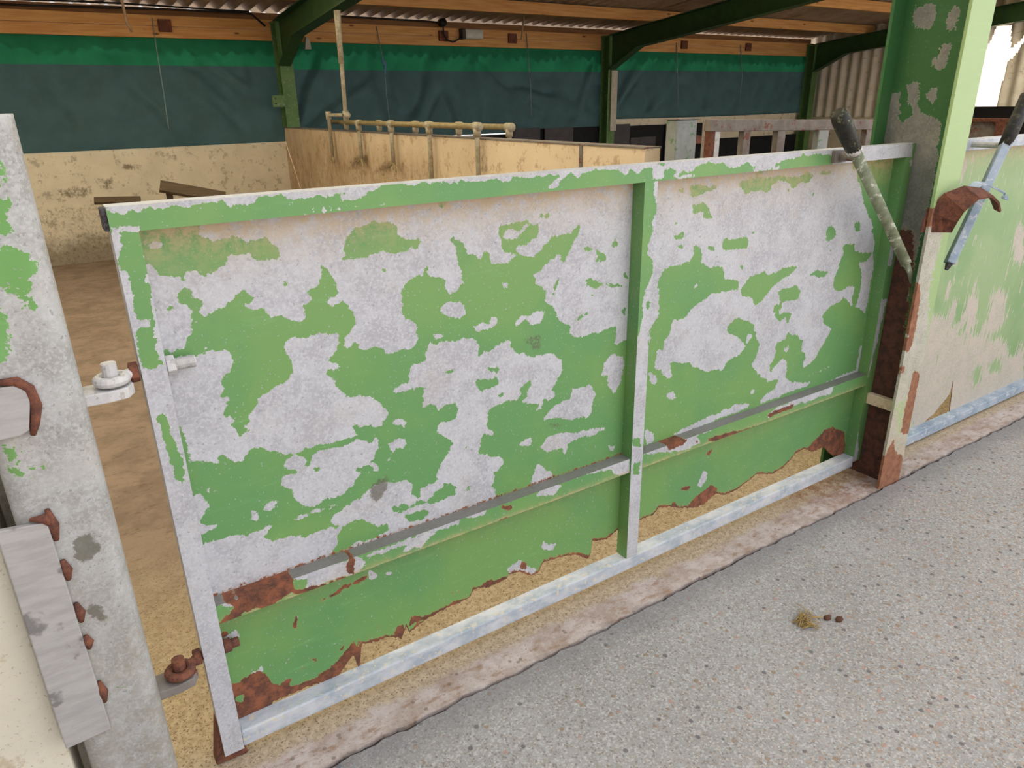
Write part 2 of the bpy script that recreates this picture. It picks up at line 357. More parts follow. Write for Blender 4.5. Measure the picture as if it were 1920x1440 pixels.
class MB:
    """collects shapes given in world metres"""
    def __init__(s): s.bm = bmesh.new()
    def quadloop(s, rings, cap=True, closed=True):
        R = [[s.bm.verts.new(p) for p in r] for r in rings]
        n = len(R[0])
        for a, b in zip(R[:-1], R[1:]):
            for i in range(n if closed else n-1):
                j = (i+1) % n
                s.bm.faces.new((a[i], a[j], b[j], b[i]))
        if cap and closed:
            s.bm.faces.new(list(reversed(R[0]))); s.bm.faces.new(R[-1])
        return s
    def box(s, x0, x1, y0, y1, z0, z1):
        r = lambda z: [(x0, y0, z), (x1, y0, z), (x1, y1, z), (x0, y1, z)]
        return s.quadloop([r(z0), r(z1)])
    def tube(s, pts, r, n=12, squash=None):
        pts = [Vector(p) for p in pts]; rings = []
        rs = r if isinstance(r, (list, tuple)) else [r]*len(pts)
        up = Vector((0, 0, 1)); prev = None
        for i, p in enumerate(pts):
            t = ((pts[min(i+1, len(pts)-1)]-p).normalized() + (p-pts[max(i-1, 0)]).normalized()).normalized()
            a = prev if prev else (Vector((0, 1, 0)) if abs(t.z) > .8 else up)
            u = (a - t*a.dot(t)).normalized(); v = t.cross(u); prev = u
            k = squash or 1
            rings.append([p + u*math.cos(2*math.pi*j/n)*rs[i] + v*math.sin(2*math.pi*j/n)*rs[i]*k for j in range(n)])
        return s.quadloop(rings)
    def prism(s, poly, axis, a0, a1):
        """poly in the other two axes, extruded along axis"""
        def P(q, a):
            q = list(q); q.insert(axis, a); return tuple(q)
        return s.quadloop([[P(q, a0) for q in poly], [P(q, a1) for q in poly]])
    def bar(s, p0, p1, w, t, side=(0, 1, 0)):
        p0, p1, sd = Vector(p0), Vector(p1), Vector(side)
        d = (p1-p0).normalized(); sd = (sd - d*sd.dot(d)).normalized(); u = d.cross(sd)
        r = lambda p: [p+u*a*w/2+sd*b*t/2 for a, b in ((-1, -1), (1, -1), (1, 1), (-1, 1))]
        return s.quadloop([r(p0), r(p1)])
    def ribbon(s, pts, normals, w, t):
        rings = []
        ws = w if isinstance(w, list) else [w]*len(pts)
        for i, p in enumerate(pts):
            p = Vector(p); d = (Vector(pts[min(i+1, len(pts)-1)])-Vector(pts[max(i-1, 0)])).normalized()
            n = Vector(normals[i]); n = (n-d*n.dot(d)).normalized(); b = d.cross(n)
            rings.append([p+b*x*ws[i]/2+n*y*t/2 for x, y in ((-1, -1), (-.5, -1), (0, -1), (.5, -1), (1, -1), (1, 1), (.5, 1), (0, 1), (-.5, 1), (-1, 1))])
        return s.quadloop(rings)
    def build(s, name, mat, parent=None, bevel=0, smooth=False, vals=None):
        bmesh.ops.recalc_face_normals(s.bm, faces=s.bm.faces)
        if bevel: bmesh.ops.bevel(s.bm, geom=list(s.bm.edges), offset=bevel, segments=2, profile=.5, affect='EDGES')
        me = bpy.data.meshes.new(name); s.bm.to_mesh(me); s.bm.free()
        if vals:
            for k, v in vals.items():
                a = me.attributes.new(k, 'FLOAT', 'POINT'); a.data.foreach_set('value', [v]*len(me.vertices))
        return link(name, me, mat, parent, smooth)
# ---------------------------------------------------------------- worn sheet-metal faces
def pts_of(s): return np.array([[float(a)/1000 for a in t.split(',')] for t in s.split()])
def inside(U, V, P):
    r = np.zeros(U.shape, bool); n = len(P)
    for i in range(n):
        (x0, y0), (x1, y1) = P[i], P[(i+1) % n]
        if y0 == y1: continue
        c = ((y0 > V) != (y1 > V)) & (U < (x1-x0)*(V-y0)/(y1-y0)+x0)
        r ^= c
    return r
def lattice(U, V, cell, seed):
    g = np.random.RandomState(seed).uniform(-1, 1, (97, 89)); x = (U+7)/cell; y = (V+3)/cell; i = np.floor(x).astype(int); j = np.floor(y).astype(int); a = x-i; b = y-j
    a = a*a*(3-2*a); b = b*b*(3-2*b); G = lambda p, q: g[p % 97, q % 89]
    return (G(i, j)*(1-a)+G(i+1, j)*a)*(1-b)+(G(i, j+1)*(1-a)+G(i+1, j+1)*a)*b
def blur(A, k=1, n=2):
    for _ in range(n):
        B = np.pad(A, k, mode='edge'); A = sum(B[k+i:k+i+A.shape[0], k+j:k+j+A.shape[1]] for i in range(-k, k+1) for j in range(-k, k+1))/(2*k+1)**2
    return A
def field(U, V, base, marks, k=1, n=2):
    A = np.full(U.shape, float(base))
    # flaked edges: wander the outlines a few millimetres
    dU = .0035*lattice(U, V, .021, 1)+.0030*lattice(U, V, .0095, 2); dV = .0035*lattice(U, V, .021, 3)+.0030*lattice(U, V, .0095, 4)
    U = U+dU; V = V+dV
    for v, s in marks: A[inside(U, V, pts_of(s))] = v
    return blur(A, k, n)
def plate(name, mat, parent, u, v, fmap, thick, res=.004, fields={}, low=None, rim={}, top=None):
    """a fine grid face u x v (metres) with worn-paint amounts kept per vertex, a rim and a back"""
    nu = max(2, int((u[1]-u[0])/res)+1); nv = max(2, int((v[1]-v[0])/res)+1)
    uu = np.linspace(u[0], u[1], nu); t = np.linspace(0, 1, nv)
    lo = np.interp(uu, low[:, 0], low[:, 1]) if low is not None else np.full(nu, v[0])
    if low is not None: lo = lo + np.array([rnd.uniform(-.0025, .0025) for _ in range(nu)])
    U = np.repeat(uu[:, None], nv, 1); V = lo[:, None]+(v[1]-lo[:, None])*t[None, :]
    co = [fmap(a, b, 0) for a, b in zip(U.ravel(), V.ravel())]
    vals = {k: (f(U, V) if callable(f) else np.full(U.shape, float(f))).ravel() for k, f in fields.items()}
    I = lambda i, j: i*nv+j
    faces = [(I(i, j), I(i+1, j), I(i+1, j+1), I(i, j+1)) for i in range(nu-1) for j in range(nv-1)]
    loop = [(i, 0) for i in range(nu)]+[(nu-1, j) for j in range(1, nv)]+[(i, nv-1) for i in range(nu-2, -1, -1)]+[(0, j) for j in range(nv-2, 0, -1)]
    N = len(co); L = len(loop)
    for d in (0, thick):
        co += [fmap(U[i, j], V[i, j], d) for i, j in loop]
    for i in range(L):
        j = (i+1) % L
        faces.append((N+j, N+i, N+L+i, N+L+j))
    faces.append(tuple(N+L+i for i in reversed(range(L))) if False else tuple(N+L+i for i in range(L))[::-1])
    me = bpy.data.meshes.new(name); me.from_pydata([tuple(c) for c in co], [], faces)
    for k, a in vals.items():
        ring = [a[I(i, j)] for i, j in loop]
        rv = [rim[k]]*(2*L) if k in rim else ring+ring
        at = me.attributes.new(k, 'FLOAT', 'POINT'); at.data.foreach_set('value', list(a)+rv)
    bm = bmesh.new(); bm.from_mesh(me); bmesh.ops.recalc_face_normals(bm, faces=bm.faces); bm.to_mesh(me); bm.free()
    return link(name, me, mat, parent)
# ---------------------------------------------------------------- materials
class NB:
    def __init__(s, name, rough=.6, spec=.3):
        s.m = bpy.data.materials.new(name); s.m.use_nodes = True; s.t = s.m.node_tree
        s.b = s.t.nodes['Principled BSDF']; s.b.inputs['Roughness'].default_value = rough
        s.b.inputs['Specular IOR Level'].default_value = spec
        s.pos = s.t.nodes.new('ShaderNodeNewGeometry').outputs['Position']
    def n(s, ty, **k):
        x = s.t.nodes.new(ty)
        for a, b in k.items(): setattr(x, a, b)
        return x
    def put(s, sock, v):
        if isinstance(v, bpy.types.NodeSocket): s.t.links.new(v, sock)
        else:
            try: sock.default_value = v
            except Exception: sock.default_value = (*v, 1)
    def math(s, op, a, b=0.0, c=None, clamp=False):
        x = s.n('ShaderNodeMath', operation=op); x.use_clamp = clamp; s.put(x.inputs[0], a); s.put(x.inputs[1], b)
        if c is not None: s.put(x.inputs[2], c)
        return x.outputs[0]
    def mapv(s, scale=(1, 1, 1)):
        x = s.n('ShaderNodeMapping'); s.t.links.new(s.pos, x.inputs[0]); x.inputs['Scale'].default_value = scale; return x.outputs[0]
    def noise(s, sc, det=4, ro=.6, st=(1, 1, 1), col=False, w=None):
        x = s.n('ShaderNodeTexNoise'); s.t.links.new(s.mapv(st) if st != (1, 1, 1) else s.pos, x.inputs['Vector'])
        x.inputs['Scale'].default_value = sc; x.inputs['Detail'].default_value = det; x.inputs['Roughness'].default_value = ro
        return x.outputs['Color' if col else 'Fac']
    def vor(s, sc, st=(1, 1, 1), out='Distance', feat='F1'):
        x = s.n('ShaderNodeTexVoronoi', feature=feat); s.t.links.new(s.mapv(st) if st != (1, 1, 1) else s.pos, x.inputs['Vector'])
        x.inputs['Scale'].default_value = sc; return x.outputs[out]
    def step(s, v, a, b, o0=0., o1=1.):
        x = s.n('ShaderNodeMapRange', interpolation_type='SMOOTHSTEP'); s.put(x.inputs[0], v)
        for i, k in ((1, a), (2, b), (3, o0), (4, o1)): x.inputs[i].default_value = k
        return x.outputs[0]
    def mix(s, f, a, b, blend='MIX'):
        x = s.n('ShaderNodeMix', data_type='RGBA', blend_type=blend); s.put(x.inputs[0], f); s.put(x.inputs[6], a); s.put(x.inputs[7], b); return x.outputs[2]
    def attr(s, k): return s.n('ShaderNodeAttribute', attribute_name=k).outputs['Fac']
    def xyz(s):
        x = s.n('ShaderNodeSeparateXYZ'); s.t.links.new(s.pos, x.inputs[0]); return x.outputs
    def bump(s, h, st=.3, d=.002):
        x = s.n('ShaderNodeBump'); x.inputs['Strength'].default_value = st; x.inputs['Distance'].default_value = d; s.put(x.inputs['Height'], h)
        s.t.links.new(x.outputs[0], s.b.inputs['Normal'])
    def done(s, c): s.put(s.b.inputs['Base Color'], c); return s.m
def L(r, g, b):   # sRGB 0-255 to linear
    f = lambda c: (c/255/12.92) if c/255 <= .04045 else ((c/255+.055)/1.055)**2.4
    return (f(r), f(g), f(b))
def peel(name, green, green2, metal, metal2, sharp=.03, amp=1.9, streak=(1, 1, 1), edge=95, rust=(L(92, 60, 48), L(140, 86, 60), L(58, 42, 38)), gcol=L(190, 165, 125)):
    k = NB(name, .55, .35)
    n1 = k.noise(edge, 4, .62, streak); n2 = k.noise(11, 3, .5, streak)
    p = k.math('ADD', k.attr('paint'), k.math('MULTIPLY_ADD', n1, amp, -amp/2)); p = k.math('ADD', p, k.math('MULTIPLY_ADD', n2, .2, -.1))
    pm = k.step(p, .5-sharp, .5+sharp)
    g = k.mix(k.step(k.noise(2.6, 4, .6), .38, .62), green, green2)
    g = k.mix(k.step(k.noise(30, 6, .7, (.25, 1, 1.6)), .55, .8, 0, .35), g, tuple(min(1, c*1.5+.03) for c in green))
    g = k.mix(k.step(k.noise(170, 2, .5), .66, .72, 0, .7), g, metal2)
    m = k.mix(k.step(k.noise(13, 7, .75), .40, .60), metal, metal2)
    m = k.mix(k.step(k.noise(150, 4, .7), .46, .62, 0, .6), m, tuple(min(1, c*1.18) for c in metal))
    m = k.mix(k.step(k.noise(120, 3, .6), .33, .38, .6, 0), m, tuple(c*.45 for c in metal))
    m = k.mix(k.step(k.noise(7, 5, .7), .5, .72, 0, .3), m, L(182, 172, 158))
    edgeband = k.math('SUBTRACT', k.step(p, .40, .5), k.step(p, .5, .56))
    c = k.mix(pm, m, g)
    c = k.mix(k.math('MULTIPLY', edgeband, .25), c, L(222, 216, 200))
    gr = k.math('MULTIPLY', k.attr('grime'), k.step(k.noise(60, 5, .7), .3, .62))
    c = k.mix(k.math('MINIMUM', gr, .8), c, gcol, 'MIX')
    dk = k.step(k.math('ADD', k.attr('dirt_shade'), k.math('MULTIPLY_ADD', k.noise(120, 5, .75), 1.3, -.65)), .55, .8)
    c = k.mix(k.math('MULTIPLY', dk, .75), c, L(92, 88, 72))
    rn = k.math('ADD', k.attr('rust'), k.math('MULTIPLY_ADD', k.noise(edge*.8, 5, .7), 1.5, -.75))
    rc = k.mix(k.step(k.noise(38, 5, .7), .35, .65), rust[0], rust[1])
    rc = k.mix(k.step(k.noise(180, 3, .6), .55, .75, 0, .5), rc, rust[2])
    halo = k.math('SUBTRACT', k.step(rn, .3, .5), k.step(rn, .5, .6), 0)
    c = k.mix(k.math('MULTIPLY', halo, .35), c, L(176, 128, 72))
    rm = k.step(rn, .47, .55); c = k.mix(rm, c, rc)
    k.put(k.b.inputs['Roughness'], k.mix(rm, k.mix(pm, (.5,)*3, (.42,)*3), (.9,)*3))
    h = k.math('ADD', k.math('MULTIPLY', pm, .5), k.math('MULTIPLY', k.noise(140, 4, .6), .35)); h = k.math('ADD', h, k.math('MULTIPLY', k.math('MULTIPLY', rm, k.noise(90, 4, .7)), 1.5))
    k.bump(h, .45, .0012)
    return k.done(c)
GREEN, GREEN2 = L(98, 145, 88), L(112, 152, 86)
MET, MET2 = L(184, 184, 187), L(166, 165, 169)
M = {}
M['gate'] = peel('worn_gate_paint', GREEN, GREEN2, MET, MET2)
M['post'] = peel('worn_shaded_post_paint', L(52, 98, 54), L(58, 104, 58), L(128, 126, 122), L(112, 112, 108), rust=(L(74, 52, 46), L(104, 66, 52), L(48, 38, 36)))  # darker copy for web and back flange, their shade put into the colour
M['flange'] = peel('front_lit_flange_paint', L(152, 178, 120), L(158, 182, 126), L(180, 176, 162), L(160, 158, 142), rust=(L(126, 84, 62), L(154, 106, 78), L(92, 66, 54)))  # paler copy of the post paint, front light put into the colour
M['tubepost'] = peel('worn_tube_post', L(112, 160, 92), L(104, 152, 80), L(176, 176, 174), L(154, 152, 148), amp=2.1, gcol=L(138, 130, 112))
M['faded'] = peel('faded_gate_paint', L(126, 158, 106), L(144, 168, 120), L(184, 174, 160), L(172, 166, 152), sharp=.12, amp=3.2, streak=(2.6, 1, .38), edge=26)
def simple(name, c1, c2, sc=20, st=(1, 1, 1), rough=.7, bump=.3, spots=None, spec=.3, metal=0):
    k = NB(name, rough, spec); k.b.inputs['Metallic'].default_value = metal
    n = k.noise(sc, 6, .65, st); c = k.mix(k.step(n, .32, .68), c1, c2)
    if spots: c = k.mix(k.step(k.noise(spots[1], 4, .65), .56, .64, 0, spots[2]), c, spots[0])
    k.bump(n, bump, .002); return k.done(c)
M['rust'] = simple('rust', L(86, 56, 48), L(128, 80, 60), 45, rough=.9, bump=.6, spots=(L(70, 46, 42), 160, .6))
M['rustmix'] = simple('rusty_grey_steel', L(112, 104, 98), L(134, 126, 120), 14, rough=.8, bump=.5, spots=(L(118, 72, 56), 26, .9))
M['galv'] = simple('galvanised_steel', L(186, 184, 184), L(206, 202, 198), 40, rough=.5, spots=(L(150, 140, 128), 60, .6))
M['galvgreen'] = simple('galvanised_with_paint_traces', L(150, 152, 150), L(132, 136, 132), 12, rough=.6, spots=(L(92, 128, 84), 20, .9))
M['bluesteel'] = simple('blue_grey_steel', L(132, 150, 168), L(170, 180, 190), 14, rough=.45, spots=(L(205, 205, 205), 40, .8))
M['bottom'] = simple('chalky_white_and_blue_steel', L(198, 200, 203), L(156, 166, 176), 22, (.6, 1, 1), rough=.6, bump=.5, spots=(L(206, 196, 176), 50, .9))
M['lever'] = simple('weathered_lever', L(150, 158, 132), L(112, 118, 92), 26, (1, 1, .6), rough=.6, bump=.4, spots=(L(204, 206, 190), 34, .9))
M['black'] = simple('black_rubber', L(34, 33, 32), L(48, 46, 42), 60, rough=.6, bump=.5, spots=(L(92, 90, 66), 55, .6))
M['grip'] = simple('dirty_black_grip', L(30, 30, 26), L(46, 46, 36), 60, rough=.5, bump=.8, spots=(L(116, 116, 84), 48, .8))
M['blackboard'] = simple('black_board', L(20, 20, 22), L(28, 28, 30), 8, rough=.8)
M['mat'] = simple('grey_rubber_mat', L(70, 68, 72), L(80, 78, 82), 10, rough=.8)
M['beam'] = simple('dark_green_steel', L(44, 72, 40), L(52, 82, 44), 9, rough=.5, bump=.15)
M['column'] = simple('green_column_paint', L(78, 112, 62), L(90, 122, 70), 9, rough=.5, bump=.15, spots=(L(140, 140, 125), 40, .5))
M['white'] = simple('dull_white_paint', L(190, 186, 172), L(170, 166, 152), 12, rough=.6)
M['pipe'] = simple('dirty_plastic_pipe', L(186, 176, 156), L(160, 148, 122), 24, rough=.5, bump=.2, spots=(L(130, 112, 84), 50, .5))
M['pipebrown'] = simple('stained_brass_pipe', L(140, 122, 84), L(160, 142, 104), 24, rough=.5, bump=.2)
M['cable'] = simple('black_cable', L(26, 24, 24), L(36, 34, 32), 30, rough=.5)
M['rope'] = simple('pale_rope', L(176, 150, 126), L(150, 124, 100), 90, rough=.9, bump=.6)
M['twine'] = simple('thin_grey_twine', L(140, 160, 160), L(110, 130, 130), 90, rough=.9)
M['bluetwine'] = simple('blue_twine', L(90, 130, 170), L(110, 150, 180), 90, rough=.9)
M['straw'] = simple('straw', L(178, 150, 92), L(140, 112, 66), 60, rough=.9)
M['dung'] = simple('dry_dung', L(104, 70, 52), L(84, 58, 44), 60, rough=.95, bump=.8)
M['dark'] = simple('dark_honeycomb_plug', L(44, 38, 38), L(92, 88, 90), 150, rough=.9, bump=.8)
M['glass'] = simple('frosted_lamp_cover', L(200, 200, 190), L(186, 186, 176), 20, rough=.25, bump=.1)
M['scuffed'] = simple('scuffed_flat_steel', L(158, 154, 151), L(174, 170, 166), 14, (1, 1, 4), rough=.5, bump=.3, spots=(L(96, 92, 92), 11, .7))
M['net_top'] = M['net'] = None
def timber(name, a, b):
    k = NB(name, .75, .2); n = k.noise(10, 6, .6, (.25, 4, 4))
    c = k.mix(k.step(n, .3, .7), a, b)
    kn = k.vor(2.4, (1, 3, 3)); c = k.mix(k.step(kn, .05, .10, .8, 0), c, L(96, 56, 34))
    k.bump(n, .2); return k.done(c)
M['timber'] = timber('orange_timber', L(216, 168, 108), L(194, 140, 86))
M['timber_dark'] = timber('shaded_timber', L(150, 112, 76), L(120, 88, 60))  # darker copy for the recessed eave timbers, their shade put into the colour
M['board'] = timber('old_board', L(104, 86, 68), L(84, 70, 56))
def net(name, col, tr):
    k = NB(name, .8, .1); c = k.mix(k.step(k.noise(5, 4, .6), .3, .7), col, tuple(x*1.25 for x in col))
    w = k.n('ShaderNodeTexWave', wave_type='BANDS', bands_direction='Z'); k.t.links.new(k.pos, w.inputs[0]); w.inputs['Scale'].default_value = 60
    c = k.mix(k.math('MULTIPLY', w.outputs['Fac'], .3), c, tuple(x*.7 for x in col))
    tb = k.n('ShaderNodeBsdfTranslucent'); k.t.links.new(c, tb.inputs[0]); ms = k.n('ShaderNodeMixShader'); ms.inputs[0].default_value = tr
    k.t.links.new(k.b.outputs[0], ms.inputs[1]); k.t.links.new(tb.outputs[0], ms.inputs[2])
    k.t.links.new(ms.outputs[0], k.t.nodes['Material Output'].inputs[0]); return k.done(c)
M['net'] = net('dark_green_net', L(60, 82, 84), .05)
M['nettop'] = net('bright_green_net', L(34, 106, 74), .07)
def wallmat(name, a, b, worn, low):
    k = NB(name, .85, .15); x = k.xyz()
    c = k.mix(k.step(k.noise(3, 6, .65), .3, .7), a, b)
    c = k.mix(k.step(k.noise(9, 8, .75), .53, .62, 0, .65), c, worn)
    zz = k.math('ADD', x[2], k.math('MULTIPLY_ADD', k.noise(4, 5, .7), .5, -.25))
    c = k.mix(k.step(zz, low[0], low[1], low[2], 0), c, low[3])
    d = k.step(k.math('ADD', k.attr('dirt_shade'), k.math('MULTIPLY_ADD', k.noise(30, 7, .8, (1, 1, .8)), 2.8, -1.55)), .3, .9)
    c = k.mix(k.math('MULTIPLY', k.attr('grime'), k.step(k.noise(10, 6, .75, (1, 1, .35)), .25, .7, .4, .85)), c, L(150, 118, 84))
    c = k.mix(k.math('MULTIPLY', d, .75), c, L(104, 84, 62))
    c = k.mix(k.step(k.noise(150, 3, .6), .62, .7, 0, .4), c, L(110, 92, 70))
    k.bump(k.noise(45, 6, .7), .4, .004); return k.done(c)
M['wall'] = wallmat('cream_rendered_wall', L(226, 214, 192), L(212, 200, 178), L(150, 136, 114), (.05, .3, .8, L(128, 114, 98)))
M['partition'] = wallmat('pinkish_cream_partition', L(232, 210, 182), L(222, 200, 170), L(180, 150, 116), (-.1, .1, .5, L(140, 108, 74)))
M['sidewall'] = wallmat('pale_cream_wall', L(220, 212, 192), L(208, 200, 180), L(178, 158, 128), (-.1, .1, .5, L(150, 130, 100)))
M['farwall'] = wallmat('far_sunlit_wall', L(222, 208, 184), L(210, 196, 170), L(190, 170, 150), (-.1, .1, .5, L(140, 120, 100)))
M['blockerwall'] = wallmat('dark_blocker_wall', L(120, 104, 90), L(104, 90, 78), L(90, 78, 68), (-.1, .1, .5, L(90, 80, 70)))
def sheet(name, a, b):
    k = NB(name, .85, .15); n = k.noise(4, 6, .7, (1, .4, 1)); c = k.mix(k.step(n, .3, .7), a, b)
    c = k.mix(k.step(k.noise(14, 5, .7, (1, .2, 1)), .58, .7, 0, .5), c, L(90, 78, 66)); k.bump(k.noise(60, 4, .7), .3); return k.done(c)
M['roof'] = sheet('roof_fibre_sheet', L(180, 162, 144), L(156, 138, 120))
M['gable'] = sheet('gable_fibre_sheet', L(240, 232, 218), L(224, 214, 200))
def clearsheet():
    k = NB('added_clear_roof_sheet', .5, .2); c = k.mix(k.step(k.noise(5, 4, .6), .3, .7), L(236, 234, 222), L(222, 220, 204))
    tb = k.n('ShaderNodeBsdfTranslucent'); k.t.links.new(c, tb.inputs[0]); ms = k.n('ShaderNodeMixShader'); ms.inputs[0].default_value = .8
    k.t.links.new(k.b.outputs[0], ms.inputs[1]); k.t.links.new(tb.outputs[0], ms.inputs[2])
    k.t.links.new(ms.outputs[0], k.t.nodes['Material Output'].inputs[0]); return k.done(c)
M['clear'] = clearsheet()
# floors
def yardmat():
    k = NB('aggregate_concrete', .85, .2); x = k.xyz()
    c = k.mix(k.step(k.noise(2.2, 5, .6), .3, .7), L(156, 152, 150), L(172, 168, 166))
    c = k.mix(k.step(k.noise(60, 4, .7), .38, .66, 0, .6), c, L(146, 138, 126))
    c = k.mix(k.step(k.noise(190, 3, .6), .56, .66, 0, .7), c, L(196, 190, 182))
    c = k.mix(k.step(k.noise(230, 2, .6, (1, 1.2, 1)), .30, .40, .75, 0), c, L(110, 100, 92))
    gr = k.n('ShaderNodeTexVoronoi'); k.t.links.new(k.pos, gr.inputs['Vector']); gr.inputs['Scale'].default_value = 210
    gs = k.n('ShaderNodeSeparateColor'); k.t.links.new(gr.outputs['Color'], gs.inputs[0])
    zone = k.step(k.math('ADD', k.math('ADD', k.math('MULTIPLY', x[0], .5), k.math('MULTIPLY', x[1], -1.0)), k.math('MULTIPLY_ADD', k.noise(2.5, 4, .6), .8, -.4)), .7, 1.9)
    c = k.mix(k.step(gs.outputs[0], .80, .84, 0, .45), c, L(206, 200, 196)); c = k.mix(k.step(gs.outputs[1], .86, .90, 0, .5), c, L(112, 100, 92)); c = k.mix(k.math('MULTIPLY', k.step(gs.outputs[2], .88, .90, 0, .55), k.math('MULTIPLY_ADD', zone, .7, .3)), c, L(176, 146, 120))
    cell = k.n('ShaderNodeTexVoronoi'); k.t.links.new(k.pos, cell.inputs['Vector']); cell.inputs['Scale'].default_value = 48
    sx = k.n('ShaderNodeSeparateColor'); k.t.links.new(cell.outputs['Color'], sx.inputs[0])
    peb = k.math('MULTIPLY', k.step(cell.outputs['Distance'], .22, .36, 1, 0), k.step(k.math('ADD', sx.outputs[0], k.math('MULTIPLY', zone, .28)), .86, .87))
    pc = k.mix(k.step(sx.outputs[1], .35, .4), L(96, 90, 92), k.mix(k.step(sx.outputs[2], .6, .65), L(150, 124, 98), L(176, 140, 124)))
    c = k.mix(k.math('MULTIPLY', peb, .75), c, pc)
    near = k.math('ADD', x[1], k.math('MULTIPLY_ADD', k.noise(8, 5, .7), .16, -.08))
    c = k.mix(k.step(near, -.26, -.13, 0, .6), c, L(122, 119, 122))
    k.bump(k.math('ADD', k.noise(140, 4, .7), k.math('MULTIPLY', peb, .5)), .5, .003); return k.done(c)
def floormat():
    k = NB('stained_shed_concrete', .9, .12); x = k.xyz()
    sand = k.mix(k.step(k.noise(60, 5, .7), .38, .62), L(196, 177, 150), L(172, 153, 127))
    sand = k.mix(k.step(k.noise(170, 3, .6), .57, .63, 0, .8), sand, L(104, 82, 60))
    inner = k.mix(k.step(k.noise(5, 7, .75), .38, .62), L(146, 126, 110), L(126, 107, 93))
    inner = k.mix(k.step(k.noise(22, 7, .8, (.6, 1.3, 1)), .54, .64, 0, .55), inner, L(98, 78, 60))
    kerb = k.mix(k.step(k.noise(9, 6, .75), .35, .65), L(170, 150, 138), L(202, 188, 182))
    kerb = k.mix(k.step(k.noise(30, 5, .7, (.6, 1.4, 1)), .48, .68, 0, .7), kerb, L(150, 116, 86))
    kerb = k.mix(k.step(k.noise(130, 3, .6), .60, .70, 0, .6), kerb, L(110, 92, 80))
    peb = k.step(k.vor(34), .16, .2, .55, 0); kerb = k.mix(k.math('MULTIPLY', peb, k.step(k.noise(6, 2), .5, .56)), kerb, L(112, 98, 86))
    yy = k.math('ADD', x[1], k.math('MULTIPLY_ADD', k.noise(14, 6, .7), .09, -.045))
    c = k.mix(k.step(yy, -.055, -.02), kerb, sand)
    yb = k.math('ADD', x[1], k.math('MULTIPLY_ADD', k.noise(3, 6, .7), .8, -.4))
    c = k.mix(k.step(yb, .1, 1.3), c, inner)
    c = k.mix(k.step(yy, -.135, -.115, .5, 0), c, L(134, 126, 124))
    # red stains by the foot of the steel post
    px = k.math('ADD', k.math('POWER', k.math('MULTIPLY_ADD', x[0], 1, -2.3), 2), k.math('POWER', k.math('MULTIPLY', x[1], 2.5), 2))
    c = k.mix(k.math('MULTIPLY', k.step(px, .02, .16, .7, 0), k.step(k.noise(22, 6, .75), .4, .6)), c, L(140, 92, 62))
    k.bump(k.noise(90, 6, .75), .6, .004); return k.done(c)
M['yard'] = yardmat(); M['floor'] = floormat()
M['soil'] = simple('crack_dirt', L(60, 54, 52), L(84, 74, 66), 90, rough=1, bump=.8)
# ================================================================= SETTING
def structure(o): o['kind'] = 'structure'; return o
FZ = lambda y: -.005 if y < .2 else -.005-.0055*(y-.2)   # the shed floor falls slightly towards the back
# crack line between floor slab and yard slab
def crack(x): return -.130+.003*math.sin(x*5.1)+.002*math.sin(x*23.7+1)+.0022*math.sin(x*61)+.0016*math.sin(x*143)
xs = [-6.5+i*.02 for i in range(int(18.2/.02))]
def slab(name, mat, side):
    bm = bmesh.new(); A = []; B = []
    for x in xs:
        g = .003+.0026*abs(math.sin(x*37))+.0025*max(0, math.sin(x*5.3))
        y = crack(x)+side*g+rnd.uniform(-.0008, .0008)
        A.append(bm.verts.new((x, y, 0))); B.append(bm.verts.new((x, y, -.03)))
    far = [0.02, .2, 1.5, 3.5, 7.2] if side > 0 else [-.5, -1.5, -4, -12]
    prev = A
    for yf in far:
        cur = [bm.verts.new((x, yf, FZ(yf) if side > 0 and yf > .1 else (0))) for x in xs[::10]] if False else [bm.verts.new((x, yf, FZ(yf) if side > 0 and yf > .1 else 0)) for x in xs]
        for i in range(len(xs)-1): bm.faces.new((prev[i], prev[i+1], cur[i+1], cur[i]))
        prev = cur
    for i in range(len(xs)-1): bm.faces.new((A[i], B[i], B[i+1], A[i+1]))
    bmesh.ops.recalc_face_normals(bm, faces=bm.faces)
    me = bpy.data.meshes.new(name); bm.to_mesh(me); bm.free()
    o = link(name, me, mat); return structure(o)
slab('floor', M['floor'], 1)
slab('ground', M['yard'], -1)
structure(MB().box(-6.5, 11.6, -.16, -.10, -.05, -.012).build('trim_1', M['soil']))
# yard beyond, sunlit
structure(MB().box(-30, 40, -40, -12, -.05, -.001).build('ground_far', M['yard']))
structure(MB().box(11.75, 40, -12, 30, -.05, -.001).build('ground_side', M['yard']))
structure(MB().box(-30, 11.75, 7.2, 30, -.05, -.001).build('ground_back', M['yard']))
# back wall, left bay and its neighbour, then the far bay
def wgrid(nm, x0, x1, z1, marks, ymat):
    return plate(nm, ymat, None, (x0, x1), (-.08, z1), lambda a, b, d: (a, 7.0+d, b), .16, .02,
                 {'dirt_shade': lambda U, V: field(U, V, 0, marks, 1, 1)})
structure(wgrid('wall_back', -2.3, 2.62, 1.035, WD_MARKS, M['wall']))
structure(MB().box(-6.5, -2.3, 7.0, 7.16, -.08, 1.035).build('wall_back_left', M['wall']))
structure(MB().box(2.62, 7.06, 7.0, 7.16, -.08, 1.0).build('wall_back_middle', M['blackboard']))
structure(MB().box(7.06, 11.6, 7.0, 7.16, -.08, 1.165).build('wall_back_far', M['wall']))
structure(MB().box(-6.65, -6.5, -.1, 7.16, -.05, 3.0).build('wall_left', M['wall']))
# masonry at the near left, ending beside the tube post
structure(MB().box(-6.5, -.262, -.05, .12, -.02, 1.1).build('wall_front', M['sidewall'], bevel=.006))
